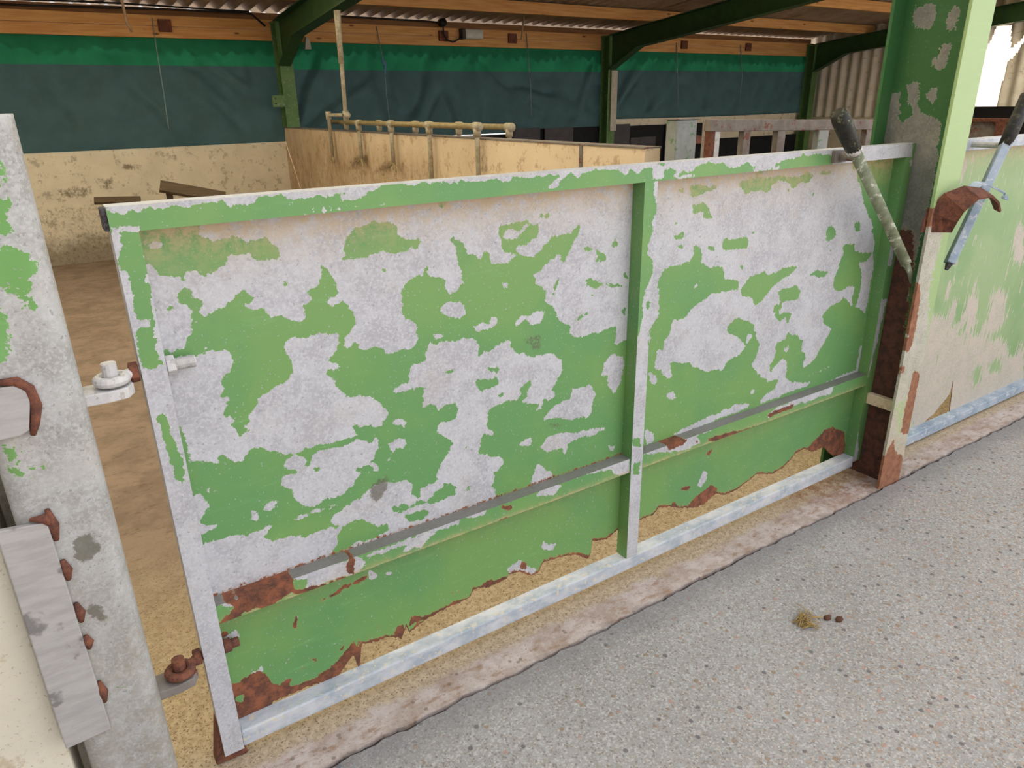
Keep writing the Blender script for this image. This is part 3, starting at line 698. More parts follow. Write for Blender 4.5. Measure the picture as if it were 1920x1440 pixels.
# partition between the pens
structure(plate('partition_wall', M['partition'], None, (1.30, 7.0), (-.04, 1.17), lambda a, b, d: (2.42+d, a, b), .1, .02,
      {'dirt_shade': lambda U, V: field(U, V, 0, PD_MARKS, 1, 1), 'grime': lambda U, V: field(U, V, 0, PG_MARKS, 4, 3)}))
structure(MB().box(2.413, 2.42, 1.775, 1.80, .02, 1.168).build('trim_2', M['rustmix']))
structure(MB().box(2.416, 2.526, 1.30, 6.98, 1.17, 1.178).build('trim_3', M['rustmix']))
# gable end: low wall and corrugated sheets with a broken hole
structure(MB().box(11.6, 11.75, -3.0, 7.16, -.05, 1.07).build('wall_right', M['wall']))
ROOF0 = 2.345
def roofz(y): return ROOF0+.1*(7-y)
def wavy(name, mat, u0, u1, pitch, amp, vlist, fm, thick, skip=None, parent=None, seg=8):
    n = int((u1-u0)/pitch*seg); bm = bmesh.new(); cols = []
    for i in range(n+1):
        u = u0+(u1-u0)*i/n; h = amp*math.sin(2*math.pi*u/pitch)
        cols.append([bm.verts.new(fm(u, v, h)) for v in vlist(u)])
    for a, b, i in zip(cols[:-1], cols[1:], range(n)):
        for j in range(len(a)-1):
            if skip:
                c = (a[j].co+b[j+1].co)/2
                if skip(c): continue
            bm.faces.new((a[j], b[j], b[j+1], a[j+1]))
    bmesh.ops.recalc_face_normals(bm, faces=bm.faces)
    me = bpy.data.meshes.new(name); bm.to_mesh(me); bm.free()
    o = link(name, me, mat, parent, True); md = o.modifiers.new('thickness', 'SOLIDIFY'); md.thickness = thick; return o
structure(wavy('ceiling', M['roof'], -6.7, 11.8, .15, .024, lambda u: [7.25, 6, 4.5, 3.7] if u > 1.93 else [7.25, 6.8, 6.5, 6.1], lambda u, v, h: (u, v, roofz(v)+h), .007))
# towards the front, clear sheets alternate with the grey ones (unseen, added to brighten the shed)
RL = [(-6.75, -5.25, 0), (-5.25, -3.0, 1), (-3.0, -2.25, 0), (-2.25, 3.0, 1), (3.0, 3.75, 0), (3.75, 6.0, 1), (6.0, 6.75, 0), (6.75, 11.8, 1)]
for a, b, clear in RL:
    structure(wavy('ceiling_added_clear' if clear else 'ceiling', M['clear'] if clear else M['roof'], a, b, .15, .024, lambda u: [3.7, 2.4, 1.2, -.45] if u > 1.93 else [6.1, 4, 2, -.45], lambda u, v, h: (u, v, roofz(v)+h), .004))
HOLE = np.array([(4.16, 2.27), (3.96, 2.26), (3.90, 1.98), (3.74, 2.16), (3.72, 2.10), (3.90, 1.80), (3.92, 1.50), (3.93, 1.22), (3.9, 1.10), (4.40, 1.10), (4.47, 1.45), (4.25, 1.9), (4.2, 2.1)])
def in_hole(c):
    return bool(inside(np.array([c.y]), np.array([c.z]), HOLE)[0]) or c.z > roofz(c.y)+.02 or (c.y < 3.62 and c.y > 3.45 and c.z < 2.0)
gb = wavy('gable_cladding', M['gable'], -.4, 7.45, .18, .022, lambda u: [1.07+i*.035 for i in range(58)], lambda u, v, h: (11.63+h, u, v), .006, in_hole, seg=12)
structure(gb)
structure(MB().box(-.262, -.135, .078, .12, -.02, 1.1).build('wall_gap_blocker', M['sidewall']))  # added behind the post to keep the gap beside it dark
structure(MB().box(-3.0, -2.8, -9.0, -1.6, -.02, 3.0).build('wall_light_blocker', M['blockerwall']))  # added out of view to block light from the left
structure(MB().box(15.0, 15.3, -2, 9, -.1, 3.1).build('wall_outside', M['farwall']))
# ---------------------------------------------------------------- steel frame
def ibeam_poly(w, d, tf=.010, tw=.008):
    a, b = w/2, d/2; t = tw/2
    return [(-a, -b), (a, -b), (a, -b+tf), (t, -b+tf), (t, b-tf), (a, b-tf), (a, b), (-a, b), (-a, b-tf), (-t, b-tf), (-t, -b+tf), (-a, -b+tf)]
cols = [(2.46, 'green steel column at the corner where the two cream walls meet'), (6.92, 'green steel column at the back between the two wider nets, lower half faced white'), (11.37, 'far green steel column at the back corner beside the corrugated end wall')]
for i, (cx, lab) in enumerate(cols):
    t = empty('steel_column', (cx, 6.86, 0), lab, 'column', 'steel columns along the back wall')
    MB().prism([(cx+x, 6.84+y) for x, y in ibeam_poly(.14, .16)], 2, 1.18 if i == 0 else -.05, 2.19).build('column_shaft', M['column'], t)
    MB().box(cx-.08, cx+.08, 6.745, 6.935, 2.19, 2.205).build('cap_plate', M['column'], t)
    if i == 1: MB().box(cx-.03, cx+.075, 6.732, 6.749, 1.0, 1.77).build('cover_board', M['white'], t)['label'] = 'white painted cover board'
    if i == 0:
        p = MB().box(cx-.20, cx-.07, 6.74, 6.75, 1.385, 1.50).build('bracket_plate', M['column'], t)
        for bx, bz in ((-.165, 1.465), (-.165, 1.42)):
            MB().tube([(cx+bx, 6.741, bz), (cx+bx, 6.733, bz)], .009, 8).build('bolt', M['dark'], p)
    # rafter: sloping I beam with a deep haunch at the column
    r = empty('rafter', (cx-.03, 6.75, 1.8), ['dark green sloping roof beam springing from the corner column', 'dark green sloping roof beam running up behind the big front post from the middle column', 'dark green sloping roof beam in front of the corrugated end wall'][i], 'roof beam', 'sloping roof beams')
    rx = cx-.03
    zt = lambda y: 2.199+.1*(6.85-y)
    Y0, Y1 = 6.96, -.2
    MB().prism([(6.74, 1.79), (6.20, zt(6.2)-.225), (Y1, zt(Y1)-.225), (Y1, zt(Y1)-.01), (Y0-.22, zt(Y0-.22)-.01)], 0, rx-.005, rx+.005).build('beam_web', M['beam'], r)
    MB().prism([(Y0-.22, zt(Y0-.22)-.01), (Y1, zt(Y1)-.01), (Y1, zt(Y1)), (Y0-.22, zt(Y0-.22))], 0, rx-.065, rx+.065).build('top_flange', M['beam'], r)
    MB().prism([(6.74, 1.78), (6.20, zt(6.2)-.235), (Y1, zt(Y1)-.235), (Y1, zt(Y1)-.225), (6.20, zt(6.2)-.225), (6.74, 1.79)], 0, rx-.065, rx+.065).build('bottom_flange', M['beam'], r)
# purlins across the rafters
plabs = {5.94: 'orange timber purlin nearest the back wall', 4.76: 'second orange timber purlin from the back wall', 3.58: 'third orange timber purlin from the back wall'}
for k, y in enumerate([5.94, 4.76, 3.58, 2.4, 1.2, .1]):
    zb = 2.199+.1*(6.85-y)+.006
    o = MB().box(-6.4, 11.55, y-.03, y+.03, zb, zb+.118).build('purlin', M['timber'])
    tag(o, plabs.get(y, 'orange timber purlin under the front half of the roof'), 'purlin', 'timber purlins under the roof')
# eave boards, two stacked per bay
for a, b, w in ((-6.4, 2.42, 'left'), (2.424, 6.92, 'middle'), (6.924, 11.5, 'far')):
    for z0, z1, pos, mt in ((2.03, 2.128, 'lower', 'timber'), (2.132, 2.225, 'upper', 'timber')):
        o = MB().box(a, b, 6.93, 6.98, z0, z1).build('eave_board', M[mt], bevel=.003)
        tag(o, f'{pos} of the two orange boards above the {w} green net', 'board', 'orange boards along the back eave')
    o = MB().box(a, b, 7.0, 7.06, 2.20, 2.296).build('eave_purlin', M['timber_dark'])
    tag(o, f'darker timber at the roof edge over the {w} green net', 'purlin', 'dark timbers at the roof edge')
# small red-brown blocks nailed to the eave boards
for x in (1.37, 4.42-.0, 5.4, 8.42, 9.83):
    o = MB().box(x-.06, x+.06, 6.90, 6.93, 2.08, 2.19).build('timber_block', M['rust'], bevel=.004)
    w = {1.37: 'left net, beside the short hanging rope', 4.42: 'middle net, left of the bulkhead lamp', 5.4: 'middle net, right of the bulkhead lamp', 8.42: 'far net, nearer the middle column', 9.83: 'far net, nearer the end wall'}[x]
    tag(o, f'small red-brown block on the eave boards over the {w}', 'block', 'red-brown blocks on the eave boards')
# ---------------------------------------------------------------- nets
def net_sheet(x0, x1, z0, zs, z1, seed, label, folds):
    t = empty('windbreak_net', (x0, 6.99, z0), label, 'net', 'green windbreak nets along the back')
    R = random.Random(seed); ph = [R.uniform(0, 6) for _ in range(8)]
    def disp(x, z):
        u = (x-x0)/(x1-x0); d = 0
        d += .010*math.sin(x*4+ph[0]+z*2.5)+.007*math.sin(x*9+ph[1]-z*6)+.006*math.sin(z*9+x*3+ph[2])
        for fx, fz, ang, w, a in folds:
            q = (x-fx)*math.cos(ang)+(z-fz)*math.sin(ang); l = abs(-(x-fx)*math.sin(ang)+(z-fz)*math.cos(ang))
            d += a*math.exp(-(q/w)**2)*math.exp(-(l/.55)**2)
        hem = .015*math.exp(-((z-z0)/.04)**2)
        return 6.992-.055*math.tanh(abs(d)*2.8/.055)*min(1, (z-z0)/.12+.03)*min(1, max(0, (2.05-z)/.10))
    def part(nm, za, zb, mat):
        nx = int((x1-x0)/.03); nz = max(4, int((zb-za)/.025)); co = []
        for i in range(nx+1):
            x = x0+(x1-x0)*i/nx; sg = -.012*math.sin(math.pi*i/nx)
            for j in range(nz+1):
                z = za+(zb-za)*j/nz; co.append((x, disp(x, z), z+sg*(z1-z)/(z1-z0)))
        f = [(i*(nz+1)+j, (i+1)*(nz+1)+j, (i+1)*(nz+1)+j+1, i*(nz+1)+j+1) for i in range(nx) for j in range(nz)]
        me = bpy.data.meshes.new(nm); me.from_pydata(co, [], f); return link(nm, me, mat, t, True)
    part('net_sheet', z0, zs, M['net']); o = part('top_strip', zs, z1, M['nettop']); o['label'] = 'brighter green single layer'
    return t
net_sheet(-6.4, 2.455, 1.03, 1.785, 2.05, 3, 'long dark green net above the cream wall on the left', [(2.0, 1.6, .9, .05, .06), (1.9, 1.3, .75, .06, .06), (1.3, 1.25, .7, .06, .04), (2.25, 1.2, .2, .04, .06), (.6, 1.2, .6, .1, .03)])
net_sheet(2.445, 6.92, 1.03, 1.76, 2.05, 5, 'sagging dark green net behind the pipes between two columns', [(2.75, 1.5, -.5, .05, .06), (2.8, 1.2, -1.0, .05, .05), (3.7, 1.3, .3, .07, .05), (4.1, 1.3, -.5, .08, .05), (4.6, 1.25, .4, .06, .05), (5.3, 1.45, .9, .09, .05), (6.0, 1.4, 1.3, .08, .05), (6.6, 1.5, -.4, .05, .04), (4.9, 1.7, .1, .04, .03)])
net_sheet(6.91, 11.60, 1.145, 1.79, 2.05, 9, 'smallest looking dark green net, farthest right on the back wall', [(7.4, 1.6, -.7, .06, .05), (8.0, 1.4, -.7, .06, .04), (9.0, 1.5, .2, .05, .03), (10.0, 1.4, .5, .06, .03)])
# ---------------------------------------------------------------- black boards and grey mats under the nets
tag(MB().box(5.3, 7.0, 6.93, 6.95, .3, 1.055).build('backing_board', M['blackboard']), 'black board under the middle net, beyond the partition', 'board')
tag(MB().box(7.03, 8.95, 6.93, 6.95, .3, 1.045).build('backing_board', M['blackboard']), 'black board against the far cream wall, left part', 'board')
tag(MB().box(9.1, 11.3, 6.93, 6.95, .3, .80).build('backing_board', M['blackboard']), 'low black board behind the rusty pen rail', 'board')
for x0, x1, z1, lab in ((5.38, 5.80, 1.07, 'grey square mat first from the left beyond the partition'), (5.88, 6.36, 1.058, 'grey square mat second from the left beyond the partition'), (6.98, 7.40, 1.075, 'grey square mat directly right of the white faced column'),
                   (7.42, 7.92, .885, 'low grey mat in front of the black board right of the column'), (8.12, 8.7, 1.05, 'dark grey mat just left of the grey pen post')):
    tag(MB().box(x0, x1, 6.885, 6.91, .3, z1).build('rubber_mat', M['mat'], bevel=.003), lab, 'mat', 'grey mats hung beyond the partition')
# ---------------------------------------------------------------- pipes over the partition
def drop_run(name, label, x, y0, y1, z, drops, zlow, endy, mat='pipe'):
    t = empty(name, (x, y0, zlow), label, 'pipework')
    MB().tube([(x, y0, z), (x, y1, z)], .019, 10).build('rail_pipe', M['pipebrown'], t, smooth=True)
    for y, zl, tip in drops:
        d = MB().tube([(x, y, z-.01), (x, y, z-.10), (x, y, zl)], .016, 10).build('drop_pipe', M['pipe'], t, smooth=True)
        MB().tube([(x, y-.035, z), (x, y+.035, z)], .027, 10).tube([(x, y, z), (x, y, z-.06)], .025, 10).build('tee_fitting', M['pipe'], d, smooth=True)
        if tip:
            MB().tube([(x, y, zl+.01), (x-.03, y-.10, zl-.05)], [.012, .007], 8).tube([(x, y, zl+.02), (x-.02, y+.06, zl-.03)], [.01, .006], 8).build('spout', M['pipebrown'], d, smooth=True)
    return t
drop_run('drinking_pipe_run', 'stained pipe run with long drop pipes on the near face of the partition', 2.375, 5.13, 2.79, 1.25, [(4.74, .95, 1), (4.09, .95, 1), (3.45, .80, 0), (2.79, .80, 0)], .8, 0)
drop_run('drinking_pipe_run', 'stained pipe run just behind the top of the partition', 2.60, 5.95, 2.76, 1.24, [(5.6, -.03, 0), (4.83, -.02, 0), (4.12, -.02, 0), (3.42, -.02, 0), (2.76, -.01, 0)], 0.0, 0)
t = empty('supply_pipe', (2.36, 4.99, .92), 'tall pale pipe rising from the partition to the roof', 'pipe')
MB().tube([(2.375, 5.02, 1.20), (2.375, 5.0, 1.6), (2.37, 4.96, 2.0), (2.37, 4.94, 2.12)], .018, 10).tube([(2.372, 4.99, 1.72), (2.36, 4.96, 2.12)], .023, 10).build('riser_pipe', M['pipe'], t, smooth=True)
MB().tube([(2.375, 5.0, 1.31), (2.375, 5.42, 1.31), (2.375, 5.44, 1.29), (2.375, 5.44, .93)], .016, 10).build('loop_pipe', M['pipe'], t, smooth=True)
MB().tube([(2.375, 4.96, 1.31), (2.375, 5.04, 1.31)], .026, 10).tube([(2.375, 5.01, 1.345), (2.375, 5.01, 1.26)], .026, 10).build('elbow_fitting', M['pipe'], t, smooth=True)
MB().tube([(2.375, 5.44, 1.34), (2.375, 5.44, 1.27)], .025, 10).build('elbow_fitting', M['pipe'], t, smooth=True)
MB().tube([(2.375, 5.44, .95), (2.345, 5.34, .89)], [.012, .006], 8).build('spout', M['pipebrown'], t, smooth=True)
# ---------------------------------------------------------------- cables, lamp, ropes
def wire(name, label, pts, r, mat, cat, group=None):
    o = MB().tube(pts, r, 8).build(name, M[mat], smooth=True); return tag(o, label, cat, group)
wire('power_cable', 'black cable sagging along the eave above the left net', [(-1+i*.2, 6.88, 2.262-.012*math.sin(i*.35)) for i in range(17)]+[(2.32, 6.86, 2.16)], .010, 'cable', 'cable')
wire('power_cable', 'second black cable close under the roof edge on the left', [(-1+i*.2, 6.95, 2.305-.008*math.sin(i*.5)) for i in range(17)], .008, 'cable', 'cable')
wire('power_cable', 'black cable along the middle eave ending at the round junction box', [(2.9+i*.15, 6.9, 2.292-.004*i/3) for i in range(10)]+[(4.38, 6.9, 2.27)], .010, 'cable', 'cable')
wire('lamp_cable', 'black looped cable from the junction box to the bulkhead lamp', [(4.40, 6.88, 2.25), (4.40, 6.87, 2.16), (4.44, 6.87, 2.09), (4.52, 6.87, 2.07), (4.60, 6.87, 2.10), (4.66, 6.87, 2.15)], .009, 'cable', 'cable')
tag(MB().tube([(4.40, 6.93, 2.275), (4.40, 6.86, 2.275)], .045, 14).build('junction_box', M['cable'], smooth=True), 'small round black junction box left of the bulkhead lamp', 'junction box')
t = empty('bulkhead_lamp', (4.78, 6.92, 2.16), 'pale oblong bulkhead lamp on the middle eave boards', 'lamp')
MB().box(4.64, 4.68, 6.84, 6.93, 2.10, 2.22).build('lamp_body', M['dark'], t, bevel=.006)
MB().box(4.68, 4.93, 6.83, 6.93, 2.105, 2.215).build('lamp_cover', M['glass'], t, bevel=.02, smooth=True)
wire('hanging_rope', 'short thick pale rope hanging over the left eave boards', [(.93, 6.35, 2.40), (.96, 6.36, 2.25), (.97, 6.4, 2.10), (1.0, 6.42, 2.03)], .012, 'rope', 'rope', 'ropes and twines hanging from the eave')
wire('hanging_rope', 'pale rope hanging over the middle eave boards right of the lamp', [(5.36, 6.6, 2.36), (5.35, 6.62, 2.2), (5.33, 6.62, 2.10)], .010, 'rope', 'rope', 'ropes and twines hanging from the eave')
wire('hanging_twine', 'thin twine hanging in front of the left net', [(1.27, 6.928, 2.2), (1.25, 6.86, 1.9), (1.24, 6.85, 1.5), (1.23, 6.86, 1.2)], .0045, 'twine', 'twine', 'ropes and twines hanging from the eave')
t = empty('hanging_twine', (3.6, 6.85, 1.1), 'twine with a blue knot hanging behind the pipes', 'twine', 'ropes and twines hanging from the eave')
MB().tube([(3.58, 6.932, 2.21), (3.60, 6.84, 1.8), (3.60, 6.84, 1.5), (3.62, 6.84, 1.1)], .005, 8).build('strand', M['twine'], t, smooth=True)
kn = MB()
for k in range(5): kn.tube([(3.60+rnd.uniform(-.05, .02), 6.83, 1.86+rnd.uniform(-.05, .04)), (3.60, 6.815, 1.80), (3.60+rnd.uniform(-.02, .05), 6.83, 1.76+rnd.uniform(-.05, .03))], .011, 8)
kn.build('knot', M['bluetwine'], t, smooth=True)['label'] = 'blue knot'
wire('hanging_twine', 'thin twine hanging before the right half of the middle net', [(5.62, 6.926, 2.2), (5.62, 6.85, 1.6), (5.64, 6.85, 1.2)], .0055, 'twine', 'twine', 'ropes and twines hanging from the eave')
wire('hanging_twine', 'left of the two thin twines before the far net', [(8.27, 6.926, 2.16), (8.27, 6.85, 1.6), (8.30, 6.85, 1.28)], .006, 'twine', 'twine', 'ropes and twines hanging from the eave')
wire('hanging_twine', 'right of the two thin twines before the far net', [(9.66, 6.926, 2.16), (9.67, 6.85, 1.7), (9.66, 6.85, 1.25)], .006, 'twine', 'twine', 'ropes and twines hanging from the eave')
tag(MB().prism([(2.72, 1.955), (2.79, 1.955), (2.78, 2.06), (2.745, 2.08)], 1, 6.885, 6.93).build('white_block', M['white'], bevel=.004), 'small white tapered block below the haunch of the corner beam', 'block')
# old boards lying against the back wall
tag(MB().bar((.93, 6.0, .735), (1.46, 5.9, .60), .13, .03, (0, -.8, 1)).bar((1.0, 6.03, -.04), (1.0, 6.03, .70), .05, .05).bar((1.4, 5.95, -.04), (1.4, 5.95, .60), .05, .05).build('feed_board', M['board']), 'dark weathered board leaning low before the back wall', 'board', 'old boards before the back wall')
tag(MB().bar((.42, 6.5, .60), (.80, 6.42, .585), .07, .03, (0, -.8, 1)).bar((.5, 6.52, -.04), (.5, 6.52, .58), .04, .04).bar((.74, 6.46, -.04), (.74, 6.46, .57), .04, .04).build('feed_board', M['board']), 'short paler board left of the dark weathered board', 'board', 'old boards before the back wall')
# ---------------------------------------------------------------- pen post and rusty hurdle beyond the gate
t = empty('pen_post', (2.55, 1.2, 0), 'square grey steel post with rust and green traces beside the end of the partition', 'post')
MB().box(2.48, 2.615, 1.16, 1.23, -.02, 1.30).build('post_shaft', M['galvgreen'], t, bevel=.006)
MB().box(2.475, 2.62, 1.155, 1.235, 1.30, 1.307).build('post_cap', M['rustmix'], t, bevel=.002)
MB().box(2.615, 2.66, 1.17, 1.20, 1.19, 1.225).build('latch_tab', M['rust'], t)
t = empty('rusty_hurdle', (3.85, 1.5, 0), 'rusty steel pen hurdle with upright bars, right of the grey pen post', 'hurdle')
MB().bar((3.06, 1.5, 1.255), (4.68, 1.5, 1.215), .062, .05).build('top_rail', M['rustmix'], t, bevel=.004)
for x, w, m in ((3.085, .04, 'rust'), (3.125, .04, 'galv'), (3.37, .06, 'rustmix'), (3.675, .07, 'rustmix'), (4.08, .10, 'galvgreen'), (4.35, .03, 'rustmix'), (4.58, .09, 'rustmix')):
    MB().box(x-w/2, x+w/2, 1.48, 1.52, .1, 1.225).build('upright_bar', M[m], t, bevel=.003)
MB().box(3.06, 4.68, 1.48, 1.52, .06, .11).build('bottom_rail', M['rustmix'], t, bevel=.003)
for x in (3.085, 4.6): MB().box(x-.02, x+.02, 1.48, 1.52, -.01, .06).build('foot', M['rustmix'], t)
# sheeted rusty gate seen past the big post, and what stands by it
t = empty('sheeted_pen_gate', (9.0, 2.6, 0), 'rust edged sheeted pen gate seen right of the big post', 'gate')
MB().box(8.97, 9.03, 1.7, 3.6, 1.10, 1.14).build('top_rail', M['rust'], t, bevel=.003)
MB().box(9.02, 9.03, 2.70, 3.6, .08, 1.10).build('sheet_panel', M['rustmix'], t)
MB().box(8.97, 9.03, 2.62, 2.70, .0, 1.10).build('upright_bar', M['rust'], t)
MB().box(8.97, 9.03, 3.52, 3.6, -.02, 1.10).build('upright_bar', M['rust'], t)
tag(MB().box(11.5, 11.55, 2.6, 5.2, .0, 1.225).build('backing_board', M['blackboard']), 'black board below the hole in the corrugated sheets', 'board')
# ================================================================= GATE
gate = empty('gate', (0, 0, .0), 'large sheeted steel gate with peeling green paint, hung on the left tube post', 'gate')
mk = lambda marks, base, k=1, n=1: (lambda U, V: field(U, V, base, marks, k, n))
zero = 0.0
grime = lambda top, h: (lambda U, V: np.exp(-np.clip(top-V, 0, 9)/h)*1.25)
F = lambda y0: (lambda a, b, d: (a, y0+d, b))
LOWE = pts_of(EDGE_LOW); LOWE = LOWE[np.argsort(LOWE[:, 0])]
plate('sheet_panel', M['gate'], gate, (.03, 1.20), (.40, 1.20), F(.042), .003, .004, {'paint': mk(PL_MARKS, 1), 'rust': lambda U, V: np.exp(-np.clip(V-.425, 0, 9)/.006)*.5, 'dirt_shade': mk(PLD_MARKS, 0, 2, 2), 'grime': grime(1.195, .04)})
plate('sheet_panel', M['gate'], gate, (1.201, 2.378), (.40, 1.20), F(.042), .003, .004, {'paint': mk(PR_MARKS, 0), 'rust': 0, 'dirt_shade': 0, 'grime': grime(1.195, .04)})
def lowrust(U, V):
    e = np.interp(U, LOWE[:, 0], LOWE[:, 1]); A = field(U, V, 0, RB_MARKS, 1, 1)
    return np.maximum(A, np.maximum(np.exp(-(V-e)/.010)*.9, np.exp(-np.clip(.378-V, 0, 9)/.008)*.62))
plate('sheet_panel', M['gate'], gate, (.03, 2.378), (.1, .40), F(.0425), .002, .004, {'paint': mk(PB_MARKS, 1), 'rust': lowrust, 'dirt_shade': 0, 'grime': lambda U, V: np.exp(-np.clip(.378-V, 0, 9)/.02)*.8}, low=LOWE, rim={'rust': 1, 'paint': 0})
rimb = {'paint': 0, 'grime': 0}
Z = {'rust': 0, 'dirt_shade': 0, 'grime': 0}
plate('top_rail', M['gate'], gate, (-.002, 2.416), (1.197, 1.240), F(0), .045, .0035, dict(Z, paint=mk(TR_MARKS, 1, 1, 1)), rim=rimb)
MB().box(-.010, -.002, .004, .041, 1.200, 1.237).build('end_cap', M['dark'], gate, bevel=.002)['label'] = 'dark clogged tube end'
plate('stile', M['gate'], gate, (-.002, .040), (.03, 1.197), F(0), .045, .0035, dict(Z, paint=mk(LS_MARKS, 0, 1, 1)), rim=rimb)
plate('stile', M['gate'], gate, (2.373, 2.415), (.055, 1.197), F(0), .045, .0035, dict(paint=mk(RS_MARKS, 1, 1, 1), dirt_shade=0, grime=0, rust=lambda U, V: np.exp(-np.clip(V-.04, 0, 9)/.03)*.6), rim={'paint': 1, 'dirt_shade': .40})  # rim tint darkens the left-facing side, standing in for its shade
plate('mullion', M['gate'], gate, (1.192, 1.236), (.08, 1.197), F(-.001), .045, .0035, dict(paint=mk(MV_MARKS, 0, 1, 1), dirt_shade=0, grime=0, rust=0), rim={'paint': .9, 'dirt_shade': .42})  # shade of the left-facing side put into the rim colour
plate('middle_rail', M['gate'], gate, (.040, 2.373), (.376, .421), F(.004), .04, .0035, dict(paint=mk(MR_MARKS, 1, 1, 1), rust=mk(MRR_MARKS, 0, 1, 1), dirt_shade=0, grime=lambda U, V: np.exp(-np.clip(V-.376, 0, 9)/.006)*.9), rim={'paint': .1, 'dirt_shade': 1, 'grime': 0})  # side faces set darker than the front face
# bottom rail: chalky white and bluish, square tube
MB().prism([(.0, .034), (.045, .034), (.045, .078), (.0, .078)], 0, .040, 2.374).build('bottom_rail', M['bottom'], gate, bevel=.004)
MB().prism([(-.022, .005), (.048, .0), (.035, .11), (-.002, .125)], 1, .012, .05).build('heel_gusset', M['rust'], gate, bevel=.003)['label'] = 'red-brown rusted heel gusset'
def nut(mb, x, y, z, r, l):
    return mb.quadloop([[(x+dx, y+r*math.cos(a*math.pi/3+.3), z+r*math.sin(a*math.pi/3+.3)) for a in range(6)] for dx in (-l/2, l/2)])
def hinge(post, z, rusty):
    m1 = M['rust'] if rusty else M['galv']
    # lug welded to the post with an upright pin
    lug = MB().prism([(-.115, -.03), (-.060, -.034), (-.030, -.028), (-.018, -.005), (-.030, .020), (-.060, .026), (-.115, .024)], 2, z-.026, z-.006)
    lg = lug.build('hinge_lug', M['galv'] if not rusty else M['rustmix'], post, bevel=.002)
    MB().tube([(-.050, -.004, z-.03), (-.050, -.004, z+.036)], .0125, 14).build('hinge_pin', M['galv'] if not rusty else M['rust'], lg, smooth=False)
    # eye bolt through the stile
    bm = MB(); n = 20; R, r = .0215, .009
    rings = [[(-.050+(R+r*math.cos(b))*math.cos(a), -.004+(R+r*math.cos(b))*math.sin(a), z+.006+r*1.05*math.sin(b)) for b in [2*math.pi*k/10 for k in range(10)]] for a in [2*math.pi*k/n for k in range(n+1)]]
    bm.quadloop(rings, cap=False); bm.tube([(-.032, .0, z+.006), (-.014, .019, z+.004), (.0, .02, z+.004), (.092 if not rusty else .074, .02, z+.004)], [.010, .0095, .0095, .0105], 12)
    if not rusty:
        for i in range(16): bm.tube([(.058+i*.0021, .02, z+.004), (.0592+i*.0021, .02, z+.004)], .0118, 12)
    eb = bm.build('eye_bolt', m1, gate, smooth=False)
    nut(MB(), -.012, .02, z+.004, .019, .015).build('nut', M['rust'], eb, bevel=.002)
    nut(MB(), .049, .02, z+.004, .019 if not rusty else .017, .016).build('nut', M['galv'] if not rusty else M['rust'], eb, bevel=.002)
# ---------------------------------------------------------------- left tube post
tp = empty('gate_post', (-.165, -.005, 0), 'thick rounded steel gate post at the left edge, bare grey with green flecks', 'post')
def post_outline(x0, x1, y0, y1, r, n=6):
    P = []
    for cx, cy, a0 in ((x0+r, y0+r, math.pi), (x1-r, y0+r, 1.5*math.pi), (x1-r, y1-r, 0), (x0+r, y1-r, .5*math.pi)):
        P += [(cx+r*math.cos(a0+i*math.pi/2/n), cy+r*math.sin(a0+i*math.pi/2/n)) for i in range(n+1)]
    return P
def tube_post():
    out = post_outline(-.238, -.096, -.072, .070, .030, 6)
    zz = [-.02+i*.006 for i in range(235)]; zz[-1] = 1.385
    # dense front: refine the outline
    P = []
    for (a, b) in zip(out, out[1:]+out[:1]):
        d = math.dist(a, b); k = max(1, int(d/.008)); k = k if a[1] < .0 else 1
        P += [(a[0]+(b[0]-a[0])*i/k, a[1]+(b[1]-a[1])*i/k) for i in range(k)]
    n = len(P); nz = len(zz)
    U = np.repeat(np.array([p[0] for p in P])[:, None], nz, 1); V = np.repeat(np.array(zz)[None, :], n, 0)
    front = np.array([1.0 if p[1] < -.02 else 0.0 for p in P])[:, None]
    def fl(marks): return (field(U, V, 0, marks, 1, 1)*front).ravel()
    co = [(p[0], p[1], z) for p in P for z in zz]
    f = [(i*nz+j, ((i+1) % n)*nz+j, ((i+1) % n)*nz+j+1, i*nz+j+1) for i in range(n) for j in range(nz-1)]
    f.append(tuple(i*nz+nz-1 for i in range(n)))
    me = bpy.data.meshes.new('post_shaft'); me.from_pydata(co, [], f)
    for k, v in (('paint', fl(LP_MARKS)), ('rust', fl(LPR_MARKS)*.8), ('dirt_shade', fl(LPD_MARKS)), ('grime', np.clip((1.0-V)*.7, 0, .55).ravel())):
        at = me.attributes.new(k, 'FLOAT', 'POINT'); at.data.foreach_set('value', list(v))
    o = link('post_shaft', me, M['tubepost'], tp, False)
    me.polygons.foreach_set('use_smooth', [True]*(len(me.polygons)-1)+[False])
    return o
tube_post()
hinge(tp, .945, False); hinge(tp, .300, True)
# flat straps welded across to the masonry
pl = MB().prism([(-.36, 1.0), (-.185, .995), (-.172, .985), (-.168, .97), (-.181, .918), (-.195, .912), (-.36, .912)], 1, -.083, -.074).build('strap_plate', M['scuffed'], tp, bevel=.002)
wb = MB().tube([(-.205, -.078, 1.003), (-.180, -.078, 1.0), (-.166, -.078, .985), (-.163, -.078, .955), (-.172, -.078, .925), (-.178, -.078, .908)], [.005, .008, .008, .008, .007, .004], 8)
wb.build('weld_bead', M['rust'], pl, smooth=True)
pl = MB().prism([(-.262, .762), (-.192, .755), (-.187, .300), (-.262, .296)], 1, -.085, -.074).build('strap_plate', M['scuffed'], tp, bevel=.002)
pl['label'] = 'long upright strap plate'
for x, z, l in ((-.188, .745, .03), (-.187, .655, .02), (-.186, .565, .02), (-.186, .50, .014), (-.186, .385, .024)):
    MB().tube([(x, -.078, z+l), (x+.003, -.080, z), (x+.001, -.078, z-l)], [.004, .0085, .004], 8).build('weld_bead', M['rust'], pl, smooth=True)
